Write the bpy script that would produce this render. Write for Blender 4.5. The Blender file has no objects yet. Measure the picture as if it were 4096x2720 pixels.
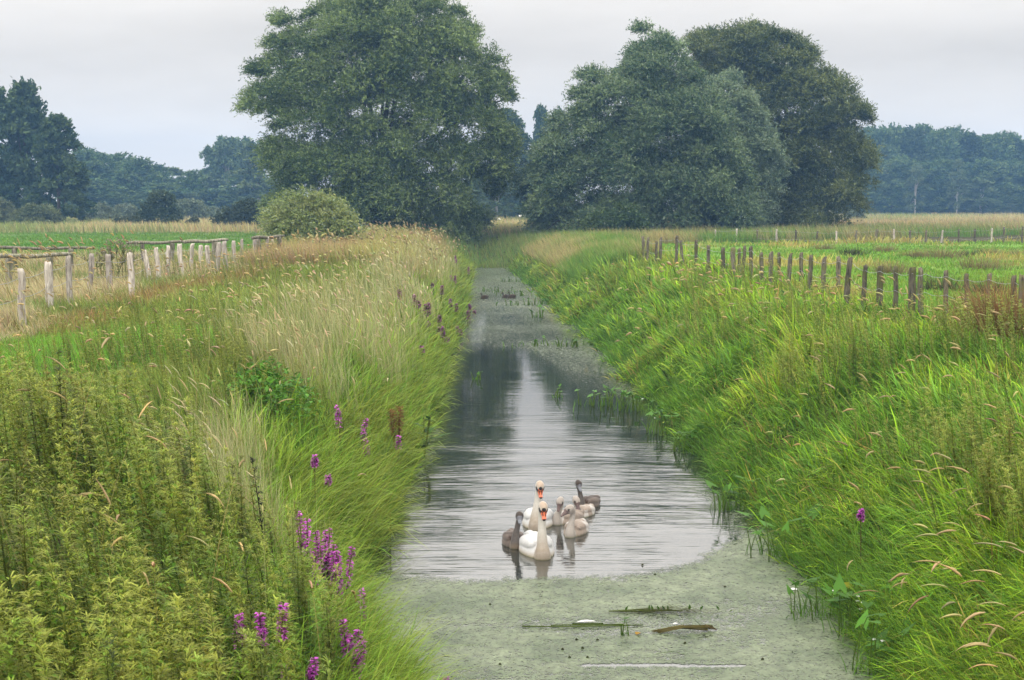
import bpy, math, random
import numpy as np
from mathutils import Vector, Matrix
C = bpy.context
D = bpy.data
S = C.scene
rng = np.random.default_rng(7)
random.seed(7)
PI = math.pi
R = math.radians

# ------------------------------------------------------------------ camera
F = 5689.0; W0, H0 = 4096.0, 2720.0
CAMZ = 4.3
VPX, HZY = 1900.0, 820.0
yaw = -math.atan((W0/2-VPX)/F); pitch = -math.atan((H0/2-HZY)/F)
cam_d = D.cameras.new('camera'); cam = D.objects.new('camera', cam_d); S.collection.objects.link(cam)
cam.location = (0, 0, CAMZ)
cam.rotation_euler = (PI/2+pitch, 0, yaw)
cam_d.sensor_width = 36; cam_d.lens = 36*F/W0
cam_d.clip_end = 4000; cam_d.clip_start = 0.2
cam_d.dof.use_dof = True; cam_d.dof.focus_distance = 19; cam_d.dof.aperture_fstop = 8
S.camera = cam
RM = np.array(cam.rotation_euler.to_matrix())

def ray(px, py):
    v = RM @ np.array([(px-W0/2)/F, (H0/2-py)/F, -1.0])
    return v/v[1]
def at(px, py, Y):
    v = ray(px, py)*Y
    return np.array([v[0], v[1], v[2]+CAMZ])
def onplane(px, py, z):
    v = ray(px, py)
    return at(px, py, (z-CAMZ)/v[2])

# ------------------------------------------------------------------ noise
def _h(ix, iy, s):
    n = (ix*374761393 + iy*668265263 + s*974634761) & 0xffffffff
    n = ((n ^ (n >> 13))*1274126177) & 0xffffffff
    return ((n ^ (n >> 16)) & 0xffff)/65535.0
def vnoise(x, y, s=0):
    x = np.asarray(x, float); y = np.asarray(y, float)
    ix = np.floor(x).astype(np.int64); iy = np.floor(y).astype(np.int64)
    fx = x-ix; fy = y-iy
    fx = fx*fx*(3-2*fx); fy = fy*fy*(3-2*fy)
    a = _h(ix, iy, s); b = _h(ix+1, iy, s); c = _h(ix, iy+1, s); d = _h(ix+1, iy+1, s)
    return (a*(1-fx)+b*fx)*(1-fy)+(c*(1-fx)+d*fx)*fy
def fbm(x, y, s=0, o=4):
    t = 0; a = 0.5; n = 0
    for k in range(o):
        t = t+a*vnoise(x*2**k, y*2**k, s+k*17); n += a; a *= .5
    return t/n
def sstep(a, b, x):
    t = np.clip((np.asarray(x, float)-a)/(b-a), 0, 1)
    return t*t*(3-2*t)

# ------------------------------------------------------------------ land
def XL(Y):
    Y = np.asarray(Y, float)
    return np.interp(Y, [-40, 9, 11, 12.6, 14, 20, 30, 45, 60, 95, 100], [-.2, -.25, -.5, -.95, -1.4, -1.3, -1.05, -.85, -.65, -.5, -.45]) + .16*(vnoise(Y*.9, Y*0, 3)-.5)
def XR(Y):
    Y = np.asarray(Y, float)
    return np.interp(Y, [-40, 10, 30, 45, 60, 75, 95, 100], [3.9, 3.95, 3.95, 3.75, 3.45, 3.05, 2.25, 2.0]) + .35*(vnoise(Y*.6, Y*0+5, 4)-.5)
def FENR(Y):   # right pasture fence line
    return np.interp(Y, [0, 24, 26, 31, 39, 60, 100, 300], [10.6, 10.0, 9.9, 8.7, 8.6, 7.5, 7.0, 7.0])
def FENL(Y):
    return np.interp(Y, [0, 27, 33, 47, 70, 300], [-8.4, -8.6, -9.0, -8.2, -7.8, -7.8])
def ground(X, Y):
    X = np.asarray(X, float); Y = np.asarray(Y, float)
    dl = XL(Y)-X; dr = X-XR(Y)
    zl = np.interp(dl, [-9, -.6, 0, .9, 2.0, 3.0, 5], [-.7, -.5, -.02, .85, 1.6, 1.87, 1.9])
    zr = np.interp(dr, [-9, -.6, 0, .9, 2.4, 4.0, 6], [-.7, -.5, -.02, .72, 1.5, 1.85, 1.9])
    z = np.where(X < (XL(Y)+XR(Y))/2, zl, zr)
    e = sstep(96, 116, Y)            # the channel closes here
    z = z*(1-e)+1.9*e
    bump = (fbm(X*.35, Y*.35, 11, 3)-.5)*.3*np.clip(z/1.9, 0, 1)
    far = (fbm(X*.02, Y*.02, 21, 3)-.5)*.5*sstep(60, 140, np.hypot(X, Y))
    return z+bump+far
def hit(px, py, h=0.0, y0=4.0, y1=500.0):
    v = ray(px, py)
    Ys = np.exp(np.linspace(math.log(y0), math.log(y1), 4000))
    g = np.maximum(ground(v[0]*Ys, Ys), 0)+h
    k = np.argmax(v[2]*Ys+CAMZ <= g)
    Y = Ys[k]
    return np.array([v[0]*Y, Y, g[k]-h])

# ------------------------------------------------------------------ object helpers
def tag(o, label=None, cat=None, group=None, kind=None):
    if label: o['label'] = label
    if cat: o['category'] = cat
    if group: o['group'] = group
    if kind: o['kind'] = kind
    return o
def link(o, parent=None):
    S.collection.objects.link(o)
    if parent is not None: o.parent = parent
    return o
def empty(name, loc=(0, 0, 0), rz=0.0):
    o = D.objects.new(name, None); link(o)
    o.location = loc; o.rotation_euler = (0, 0, rz); o.empty_display_size = .2
    return o
def mesh(name, V, faces, mat, col=None, smooth=False):
    """V (n,3); faces: list of int arrays shaped (m,k)."""
    me = D.meshes.new(name)
    V = np.asarray(V, np.float32)
    faces = [np.asarray(f, np.int32) for f in faces if len(f)]
    me.vertices.add(len(V)); me.vertices.foreach_set('co', V.ravel())
    nl = sum(f.size for f in faces); nf = sum(len(f) for f in faces)
    me.loops.add(nl); me.polygons.add(nf)
    me.loops.foreach_set('vertex_index', np.concatenate([f.ravel() for f in faces]))
    tot = np.concatenate([np.full(len(f), f.shape[1], np.int32) for f in faces])
    st = np.concatenate([[0], np.cumsum(tot)[:-1]]).astype(np.int32)
    me.polygons.foreach_set('loop_start', st)
    if smooth: me.polygons.foreach_set('use_smooth', np.ones(nf, bool))
    me.update(calc_edges=True)
    if col is not None:
        a = me.color_attributes.new('Col', 'FLOAT_COLOR', 'POINT')
        c = np.ones((len(V), 4), np.float32); c[:, :3] = col
        a.data.foreach_set('color', c.ravel())
    me.materials.append(mat)
    return me
def obj(name, me, parent=None, loc=None):
    o = D.objects.new(name, me); link(o, parent)
    if loc is not None: o.location = loc
    return o
class MB:
    """collects vertices, quads and colours"""
    def __init__(s): s.V = []; s.Q = []; s.T = []; s.C = []; s.n = 0
    def add(s, V, Q=None, col=(1, 1, 1), T=None):
        V = np.asarray(V, float).reshape(-1, 3)
        if Q is not None and len(Q): s.Q.append(np.asarray(Q, np.int64).reshape(-1, 4)+s.n)
        if T is not None and len(T): s.T.append(np.asarray(T, np.int64).reshape(-1, 3)+s.n)
        c = np.asarray(col, float)
        s.C.append(np.broadcast_to(c, V.shape) if c.ndim == 1 else c)
        s.V.append(V); s.n += len(V)
    def mesh(s, name, mat, smooth=False):
        f = []
        if s.Q: f.append(np.concatenate(s.Q))
        if s.T: f.append(np.concatenate(s.T))
        return mesh(name, np.concatenate(s.V), f, mat, np.concatenate(s.C), smooth)
    def build(s, name, mat, parent=None, loc=None, smooth=False):
        return obj(name, s.mesh(name, mat, smooth), parent, loc)

def unit(v):
    return v/np.maximum(np.linalg.norm(v, axis=-1, keepdims=True), 1e-9)

def tube(mb, pts, rad, n=6, col=(1, 1, 1), jit=0.0):
    pts = np.asarray(pts, float); m = len(pts)
    rad = np.broadcast_to(np.asarray(rad, float), (m,))
    t = unit(np.gradient(pts, axis=0))
    ref = np.where(np.abs(t[:, 2:3]) > .9, np.array([[0, 1., 0]]), np.array([[0, 0, 1.]]))
    if abs(t[:, 2]).mean() > .7: ref = np.tile([[0, 1., 0]], (m, 1))
    a = unit(np.cross(t, ref)); b = np.cross(t, a)
    th = np.linspace(0, 2*PI, n, endpoint=False)
    rr = rad[:, None]*(1+jit*(rng.random((m, n))-.5))
    V = pts[:, None]+(a[:, None]*np.cos(th)[None, :, None]+b[:, None]*np.sin(th)[None, :, None])*rr[..., None]
    i = np.arange(m-1)[:, None]*n; j = np.arange(n)[None]; k = (j+1) % n
    Q = np.stack([i+j, i+k, i+n+k, i+n+j], -1).reshape(-1, 4)
    VV = np.concatenate([V.reshape(-1, 3), pts[:1], pts[-1:]])
    j = np.arange(n); k = (j+1) % n
    T = np.concatenate([np.stack([k, j, np.full(n, m*n)], -1), np.stack([(m-1)*n+j, (m-1)*n+k, np.full(n, m*n+1)], -1)])
    c = np.asarray(col, float)
    if c.ndim == 2 and len(c) == m: c = np.concatenate([np.repeat(c, n, 0), c[:1], c[-1:]])
    mb.add(VV, Q, c, T)

def blades(P, L, Wd, az, lean, curve, col, tip=None, nseg=3, power=1.6, twist=None):
    """curved grass blades -> V, Q, colour"""
    N = len(P); P = np.asarray(P, float)
    one = np.ones(N)
    L = L*one; Wd = Wd*one; az = az*one; lean = lean*one; curve = curve*one
    t = np.linspace(0, 1, nseg+1)
    th = lean[:, None]+curve[:, None]*(t[None, :-1]+.5/nseg)
    ds = (L/nseg)[:, None]
    hx = np.concatenate([np.zeros((N, 1)), np.cumsum(np.sin(th)*ds, 1)], 1)
    hz = np.concatenate([np.zeros((N, 1)), np.cumsum(np.cos(th)*ds, 1)], 1)
    ca, sa = np.cos(az)[:, None], np.sin(az)[:, None]
    ctr = np.stack([P[:, 0:1]+hx*ca, P[:, 1:2]+hx*sa, P[:, 2:3]+hz], -1)
    if twist is None: twist = rng.normal(0, .7, N)
    wa = az+PI/2+twist
    wd = np.stack([np.cos(wa), np.sin(wa), np.zeros(N)], -1)[:, None]
    w = Wd[:, None]*np.maximum(1-t[None]**power, .06)*.5*np.where(t[None] < .01, .6, 1)
    V = np.stack([ctr-wd*w[..., None], ctr+wd*w[..., None]], 2).reshape(N, -1, 3)
    i = np.arange(nseg)
    q = np.stack([2*i, 2*i+1, 2*i+3, 2*i+2], -1)
    Q = (np.arange(N)[:, None, None]*(2*(nseg+1))+q[None]).reshape(-1, 4)
    col = np.broadcast_to(np.asarray(col, float), (N, 3))
    if tip is None: tip = col
    tip = np.broadcast_to(np.asarray(tip, float), (N, 3))
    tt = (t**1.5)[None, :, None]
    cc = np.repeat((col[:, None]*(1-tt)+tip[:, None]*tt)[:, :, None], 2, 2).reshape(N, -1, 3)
    return V.reshape(-1, 3), Q, cc.reshape(-1, 3), ctr

def mixc(a, b, t):
    t = np.asarray(t)[..., None]
    return np.asarray(a)*(1-t)+np.asarray(b)*t
def vary(c, n, v=.18, hue=.08):
    c = np.broadcast_to(np.asarray(c, float), (n, 3))
    return np.clip(c*(1+rng.normal(0, v, (n, 1)))*(1+rng.normal(0, hue, (n, 3))), .004, .9)

# ------------------------------------------------------------------ materials
def newmat(name):
    m = D.materials.new(name); m.use_nodes = True
    nt = m.node_tree; nt.nodes.clear()
    o = nt.nodes.new('ShaderNodeOutputMaterial')
    return m, nt, o
def node(nt, typ, **kw):
    n = nt.nodes.new(typ)
    for k, v in kw.items():
        if k in n.inputs: n.inputs[k].default_value = v
        else: setattr(n, k, v)
    return n
def leafmat(name, transl=.35, rough=.5, spec=.25, nscale=3.0, namp=.25, tint=(1, 1, 1)):
    m, nt, o = newmat(name); L = nt.links.new
    a = node(nt, 'ShaderNodeVertexColor', layer_name='Col')
    tc = node(nt, 'ShaderNodeTexCoord')
    nz = node(nt, 'ShaderNodeTexNoise', Scale=nscale, Detail=3.0)
    L(tc.outputs['Object'], nz.inputs['Vector'])
    mr = node(nt, 'ShaderNodeMapRange'); mr.inputs['To Min'].default_value = 1-namp; mr.inputs['To Max'].default_value = 1+namp
    L(nz.outputs['Fac'], mr.inputs['Value'])
    mu = node(nt, 'ShaderNodeVectorMath', operation='SCALE')
    tn = node(nt, 'ShaderNodeVectorMath', operation='MULTIPLY'); tn.inputs[1].default_value = tint; L(a.outputs['Color'], tn.inputs[0])
    L(tn.outputs[0], mu.inputs[0]); L(mr.outputs[0], mu.inputs['Scale'])
    p = node(nt, 'ShaderNodeBsdfPrincipled', Roughness=rough)
    p.inputs['Specular IOR Level'].default_value = spec
    L(mu.outputs[0], p.inputs['Base Color'])
    t = node(nt, 'ShaderNodeBsdfTranslucent')
    L(mu.outputs[0], t.inputs['Color'])
    mx = node(nt, 'ShaderNodeMixShader'); mx.inputs[0].default_value = transl
    L(p.outputs[0], mx.inputs[1]); L(t.outputs[0], mx.inputs[2]); L(mx.outputs[0], o.inputs[0])
    return m
M_grass = leafmat('grass_blade', .34, .55, .12, 2.0, .4, (.80, .92, .54))
M_dry = leafmat('dry_stem', .35, .65, .08, 2.0, .3, (.80, .83, .74))
M_leaf = leafmat('herb_leaf', .28, .5, .14, 2.0, .35, (.70, .84, .45))
M_willow = leafmat('willow_leaf', .25, .5, .2, .5, .3)
M_tree = leafmat('far_leaf', .25, .6, .1, .25, .3)
M_petal = leafmat('petal', .3, .6, .1, 20, .2)

def barkmat(name, c1, c2, sc=6.0, moss=None):
    m, nt, o = newmat(name); L = nt.links.new
    tc = node(nt, 'ShaderNodeTexCoord'); mp = node(nt, 'ShaderNodeMapping')
    mp.inputs['Scale'].default_value = (sc, sc, sc*.14)
    oi = node(nt, 'ShaderNodeObjectInfo')
    sc3 = node(nt, 'ShaderNodeVectorMath', operation='ADD')
    L(tc.outputs['Object'], sc3.inputs[0]); 
    sm = node(nt, 'ShaderNodeMath', operation='MULTIPLY'); sm.inputs[1].default_value = 37.0
    L(oi.outputs['Random'], sm.inputs[0]); L(sm.outputs[0], sc3.inputs[1])
    L(sc3.outputs[0], mp.inputs['Vector'])
    n1 = node(nt, 'ShaderNodeTexNoise', Scale=4.0, Detail=6.0, Roughness=.65); L(mp.outputs[0], n1.inputs['Vector'])
    r = node(nt, 'ShaderNodeValToRGB'); r.color_ramp.elements[0].position = .36; r.color_ramp.elements[1].position = .6
    r.color_ramp.elements[0].color = (*c2, 1); r.color_ramp.elements[1].color = (*c1, 1)
    L(n1.outputs['Fac'], r.inputs[0])
    n2 = node(nt, 'ShaderNodeTexNoise', Scale=5.0, Detail=3.0); L(sc3.outputs[0], n2.inputs['Vector'])
    r2 = node(nt, 'ShaderNodeValToRGB'); r2.color_ramp.elements[0].position = .5; r2.color_ramp.elements[1].position = .68
    r2.color_ramp.elements[0].color = (0, 0, 0, 1); r2.color_ramp.elements[1].color = (.8, .8, .8, 1)
    L(n2.outputs['Fac'], r2.inputs[0])
    mx = node(nt, 'ShaderNodeMix', data_type='RGBA')
    L(r2.outputs[0], mx.inputs['Factor']); L(r.outputs[0], mx.inputs[6])
    mx.inputs[7].default_value = (*(moss or tuple(x*.7 for x in c1)), 1)
    vm = node(nt, 'ShaderNodeMath', operation='MULTIPLY_ADD'); vm.inputs[1].default_value = .5; vm.inputs[2].default_value = .72
    L(oi.outputs['Random'], vm.inputs[0])
    fin = node(nt, 'ShaderNodeVectorMath', operation='SCALE'); L(mx.outputs[2], fin.inputs[0]); L(vm.outputs[0], fin.inputs['Scale'])
    p = node(nt, 'ShaderNodeBsdfPrincipled', Roughness=.9); p.inputs['Specular IOR Level'].default_value = .15
    L(fin.outputs[0], p.inputs['Base Color'])
    bp = node(nt, 'ShaderNodeBump', Strength=.8, Distance=.02); L(n1.outputs['Fac'], bp.inputs['Height']); L(bp.outputs[0], p.inputs['Normal'])
    L(p.outputs[0], o.inputs[0])
    return m
M_post = barkmat('weathered_post', (.58, .53, .46), (.18, .15, .12), 6, (.44, .39, .33))
M_mosspost = barkmat('mossy_post', (.17, .15, .11), (.045, .04, .03), 6, (.11, .115, .035))
M_bark = barkmat('bark', (.12, .10, .075), (.04, .033, .025), 1.2)
M_paletrunk = barkmat('pale_trunk', (.5, .48, .44), (.3, .28, .25), .8)
M_rail = barkmat('rail', (.30, .28, .22), (.08, .075, .05), 5, (.14, .15, .08))
def plain(name, col, rough=.6, metal=0.0):
    m, nt, o = newmat(name); L = nt.links.new
    p = node(nt, 'ShaderNodeBsdfPrincipled', Roughness=rough, Metallic=metal)
    tc = node(nt, 'ShaderNodeTexCoord'); nz = node(nt, 'ShaderNodeTexNoise', Scale=8.0, Detail=4.0); L(tc.outputs['Object'], nz.inputs['Vector'])
    mr = node(nt, 'ShaderNodeMapRange'); mr.inputs['To Min'].default_value = .7; mr.inputs['To Max'].default_value = 1.3
    L(nz.outputs['Fac'], mr.inputs['Value'])
    mu = node(nt, 'ShaderNodeVectorMath', operation='SCALE'); mu.inputs[0].default_value = col; L(mr.outputs[0], mu.inputs['Scale'])
    L(mu.outputs[0], p.inputs['Base Color']); L(p.outputs[0], o.inputs[0])
    return m
M_wire = plain('galvanised_wire', (.3, .31, .32), .45, .6)

def featmat():
    m, nt, o = newmat('plumage'); L = nt.links.new
    a = node(nt, 'ShaderNodeVertexColor', layer_name='Col')
    tc = node(nt, 'ShaderNodeTexCoord')
    nz = node(nt, 'ShaderNodeTexNoise', Scale=45.0, Detail=4.0); L(tc.outputs['Object'], nz.inputs['Vector'])
    mr = node(nt, 'ShaderNodeMapRange'); mr.inputs['To Min'].default_value = .88; mr.inputs['To Max'].default_value = 1.1
    L(nz.outputs['Fac'], mr.inputs['Value'])
    mu = node(nt, 'ShaderNodeVectorMath', operation='SCALE'); L(a.outputs['Color'], mu.inputs[0]); L(mr.outputs[0], mu.inputs['Scale'])
    p = node(nt, 'ShaderNodeBsdfPrincipled', Roughness=.75); p.inputs['Specular IOR Level'].default_value = .2
    p.inputs['Sheen Weight'].default_value = .15
    L(mu.outputs[0], p.inputs['Base Color'])
    bp = node(nt, 'ShaderNodeBump', Strength=.5, Distance=.006); L(nz.outputs['Fac'], bp.inputs['Height']); L(bp.outputs[0], p.inputs['Normal'])
    L(p.outputs[0], o.inputs[0])
    return m
M_feather = featmat()

# ------------------------------------------------------------------ sky, sun, haze
SUN_EL, SUN_AZ = R(52), R(-25)
w = D.worlds.new('World'); S.world = w; w.use_nodes = True
nt = w.node_tree; nt.nodes.clear(); L = nt.links.new
wo = nt.nodes.new('ShaderNodeOutputWorld'); bg = nt.nodes.new('ShaderNodeBackground')
sky = nt.nodes.new('ShaderNodeTexSky'); sky.sky_type = 'NISHITA'; sky.sun_disc = False
sky.sun_elevation = SUN_EL; sky.sun_rotation = SUN_AZ
hs = node(nt, 'ShaderNodeHueSaturation', Saturation=.12, Value=.6); L(sky.outputs[0], hs.inputs['Color'])
tc = node(nt, 'ShaderNodeTexCoord'); sx = node(nt, 'ShaderNodeSeparateXYZ'); L(tc.outputs['Generated'], sx.inputs[0])
cr = node(nt, 'ShaderNodeValToRGB')          # overcast: pale at the horizon, brightest overhead
els = cr.color_ramp.elements
SK = [(0.0, .72), (.05, .66), (.10, .56), (.15, .72), (.20, 1.2), (.35, 1.45), (1.0, 2.1)]
els[0].position = 0; els[1].position = 1
for pz, v in SK[1:-1]: els.new(pz)
for e, (pz, v) in zip(sorted(els, key=lambda e: e.position), SK):
    e.color = (v*1.03/2.1, v*.98/2.1, v*.915/2.1, 1)
L(sx.outputs['Z'], cr.inputs[0])
mp = node(nt, 'ShaderNodeMapping'); mp.inputs['Scale'].default_value = (1.2, 1.2, 5.0); L(tc.outputs['Generated'], mp.inputs[0])
nz = node(nt, 'ShaderNodeTexNoise', Scale=3.2, Detail=5.0, Roughness=.55); L(mp.outputs[0], nz.inputs['Vector'])
mr = node(nt, 'ShaderNodeMapRange'); mr.inputs['From Min'].default_value = .3; mr.inputs['From Max'].default_value = .7
mr.inputs['To Min'].default_value = 2.1*.90; mr.inputs['To Max'].default_value = 2.1*1.10; L(nz.outputs['Fac'], mr.inputs['Value'])
cl = node(nt, 'ShaderNodeVectorMath', operation='SCALE'); L(cr.outputs[0], cl.inputs[0]); L(mr.outputs[0], cl.inputs['Scale'])
SKY_STR = .1
up = node(nt, 'ShaderNodeVectorMath', operation='SCALE'); up.inputs['Scale'].default_value = 1/SKY_STR; L(cl.outputs[0], up.inputs[0])
mx = node(nt, 'ShaderNodeMix', data_type='RGBA'); mx.inputs['Factor'].default_value = .94
L(hs.outputs[0], mx.inputs[6]); L(up.outputs[0], mx.inputs[7])
L(mx.outputs[2], bg.inputs['Color']); bg.inputs['Strength'].default_value = SKY_STR; L(bg.outputs[0], wo.inputs[0])

sl = D.lights.new('sun', 'SUN'); sl.energy = 1.5; sl.angle = R(25); sl.color = (1, .96, .9)
so = D.objects.new('sun', sl); link(so)
sd = Vector((math.sin(-SUN_AZ)*-1*math.cos(SUN_EL), -math.cos(SUN_AZ)*math.cos(SUN_EL), math.sin(SUN_EL)))  # behind the camera, a little left
so.rotation_euler = sd.to_track_quat('Z', 'Y').to_euler()
sky.sun_rotation = math.atan2(sd.x, sd.y)

hm, nt, o = newmat('haze')
pv = node(nt, 'ShaderNodeVolumePrincipled', Density=.00074, Anisotropy=0.1)
pv.inputs['Color'].default_value = (.27, .53, .95, 1)
nt.links.new(pv.outputs[0], o.inputs['Volume'])
hb = MB()
x0, x1, y0, y1, z0, z1 = -470, 470, -45, 640, -2.2, 34
hb.add([(x0, y0, z0), (x1, y0, z0), (x1, y1, z0), (x0, y1, z0), (x0, y0, z1), (x1, y0, z1), (x1, y1, z1), (x0, y1, z1)],
       [(0, 3, 2, 1), (4, 5, 6, 7), (0, 1, 5, 4), (1, 2, 6, 5), (2, 3, 7, 6), (3, 0, 4, 7)])
tag(hb.build('haze', hm), 'thin bluish haze hanging over the meadows and far trees', 'haze', kind='stuff')

# ------------------------------------------------------------------ ground sheet
def zonecol(X, Y):
    """natural soil / thatch colour under the vegetation"""
    n = fbm(X*.25, Y*.25, 31)
    n2 = fbm(X*.06, Y*.12, 32)
    base = mixc((.025, .035, .010), (.075, .062, .03), n)
    c = base
    fr = sstep(0, 1.0, X-FENR(Y))*sstep(14, 24, Y)*(1-sstep(84, 92, Y))
    meadow = mixc((.14, .26, .04), (.30, .26, .11), sstep(.50, .72, fbm(X*.16, Y*.16, 33)))
    c = mixc(c, meadow, fr)
    fl = sstep(0, 1.0, FENL(Y)-X)*sstep(62, 70, Y)*(1-sstep(118, 126, Y))
    c = mixc(c, mixc((.08, .17, .03), (.13, .18, .05), n2), fl)
    straw = sstep(118, 130, Y)
    c = mixc(c, mixc((.40, .34, .18), (.26, .26, .11), n2), straw)
    return c
Xs = np.concatenate([np.linspace(-460, -60, 30), np.linspace(-58, -14, 40), np.linspace(-13.6, 14, 120), np.linspace(14.6, 60, 40), np.linspace(65, 460, 30)])
Ys = np.concatenate([np.linspace(-40, 2, 12), np.linspace(3, 60, 150), np.linspace(61, 130, 90), np.linspace(135, 630, 60)])
gx, gy = np.meshgrid(Xs, Ys)
V = np.stack([gx, gy, ground(gx, gy)], -1).reshape(-1, 3)
nx, ny = len(Xs), len(Ys)
i = np.arange(ny-1)[:, None]*nx+np.arange(nx-1)[None]
Q = np.stack([i, i+1, i+nx+1, i+nx], -1).reshape(-1, 4)
gm, nt, o = newmat('soil_and_thatch'); L = nt.links.new
a = node(nt, 'ShaderNodeVertexColor', layer_name='Col'); tc = node(nt, 'ShaderNodeTexCoord')
nz = node(nt, 'ShaderNodeTexNoise', Scale=2.2, Detail=8.0, Roughness=.7); L(tc.outputs['Object'], nz.inputs['Vector'])
mr = node(nt, 'ShaderNodeMapRange'); mr.inputs['To Min'].default_value = .45; mr.inputs['To Max'].default_value = 1.5; L(nz.outputs['Fac'], mr.inputs['Value'])
mu = node(nt, 'ShaderNodeVectorMath', operation='SCALE'); L(a.outputs['Color'], mu.inputs[0]); L(mr.outputs[0], mu.inputs['Scale'])
p = node(nt, 'ShaderNodeBsdfPrincipled', Roughness=.95); p.inputs['Specular IOR Level'].default_value = .1
L(mu.outputs[0], p.inputs['Base Color'])
bp = node(nt, 'ShaderNodeBump', Strength=.9, Distance=.08); L(nz.outputs['Fac'], bp.inputs['Height']); L(bp.outputs[0], p.inputs['Normal'])
L(p.outputs[0], o.inputs[0])
tag(obj('ground', mesh('ground', V, [Q], gm, zonecol(V[:, 0], V[:, 1]), True)), 'meadow land and the banks of the ditch', 'ground', kind='structure')

# ------------------------------------------------------------------ water + duckweed
SWY = (15.0, 21.5)
Xs = np.linspace(-2.4, 5.0, 60); Ys = np.concatenate([np.linspace(-30, 8, 20), np.linspace(8.2, 40, 200), np.linspace(40.5, 101, 120)])
gx, gy = np.meshgrid(Xs, Ys); nx, ny = len(Xs), len(Ys)
V = np.stack([gx, gy, gx*0], -1).reshape(-1, 3)
i = np.arange(ny-1)[:, None]*nx+np.arange(nx-1)[None]
Q = np.stack([i, i+1, i+nx+1, i+nx], -1).reshape(-1, 4)
rip = .035+.19*np.exp(-((V[:, 1]-20.5)/6.0)**2)*sstep(13.6, 16, V[:, 1])
rip = np.where(V[:, 1] < 14.5, .03, rip)
wm, nt, o = newmat('ditch_water'); L = nt.links.new
a = node(nt, 'ShaderNodeVertexColor', layer_name='Col'); tc = node(nt, 'ShaderNodeTexCoord')
def stretched(sx_, sy_, sc, det, rot=0.0):
    mp = node(nt, 'ShaderNodeMapping'); mp.inputs['Scale'].default_value = (sx_, sy_, 1); mp.inputs['Rotation'].default_value = (0, 0, rot)
    L(tc.outputs['Object'], mp.inputs[0])
    n = node(nt, 'ShaderNodeTexNoise', Scale=sc, Detail=det, Roughness=.5, Distortion=.4); L(mp.outputs[0], n.inputs['Vector'])
    return n
def M(op, a_, b_):
    n = node(nt, 'ShaderNodeMath', operation=op)
    for k, v in ((0, a_), (1, b_)):
        if isinstance(v, (int, float)): n.inputs[k].default_value = v
        else: L(v, n.inputs[k])
    return n.outputs[0]
n1 = stretched(.35, 2.6, 1.6, 3.0, .05); n2 = stretched(.5, 5.5, 2.6, 2.0, -.08); n3 = stretched(1.5, 3, 6.0, 2.0)
# rings spreading from the leading swan
mpw = node(nt, 'ShaderNodeMapping'); pc = onplane(2180, 2150, 0); mpw.inputs['Location'].default_value = (-pc[0], -pc[1], 0); L(tc.outputs['Object'], mpw.inputs[0])
wv = node(nt, 'ShaderNodeTexWave', wave_type='RINGS', rings_direction='SPHERICAL', Scale=1.1, Distortion=3.5, Detail=2.0); L(mpw.outputs[0], wv.inputs['Vector'])
wv.inputs['Detail Scale'].default_value = 1.2
hsum = M('ADD', M('ADD', M('MULTIPLY', n1.outputs['Fac'], .9), M('MULTIPLY', n2.outputs['Fac'], .55)), M('ADD', M('MULTIPLY', n3.outputs['Fac'], .06), M('MULTIPLY', wv.outputs['Fac'], .08)))
sep = node(nt, 'ShaderNodeSeparateColor'); L(a.outputs['Color'], sep.inputs[0])
nm = stretched(.5, .9, .8, 2.0, .3); mk = node(nt, 'ShaderNodeMapRange'); mk.inputs['From Min'].default_value = .35; mk.inputs['From Max'].default_value = .65; mk.inputs['To Min'].default_value = .25; mk.inputs['To Max'].default_value = 1.3; L(nm.outputs['Fac'], mk.inputs['Value'])
hh = M('MULTIPLY', M('MULTIPLY', hsum, mk.outputs[0]), sep.outputs[0])
bp = node(nt, 'ShaderNodeBump', Strength=1.0, Distance=.045); L(hh, bp.inputs['Height'])
p = node(nt, 'ShaderNodeBsdfPrincipled', Roughness=.03, IOR=3.4); p.inputs['Base Color'].default_value = (.016, .019, .014, 1)
p.inputs['Specular IOR Level'].default_value = .5
L(bp.outputs[0], p.inputs['Normal']); L(p.outputs[0], o.inputs[0])
tag(obj('water', mesh('water', V, [Q], wm, np.stack([rip]*3, -1), True)), 'still water of the straight drainage ditch', 'water', kind='structure')

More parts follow.
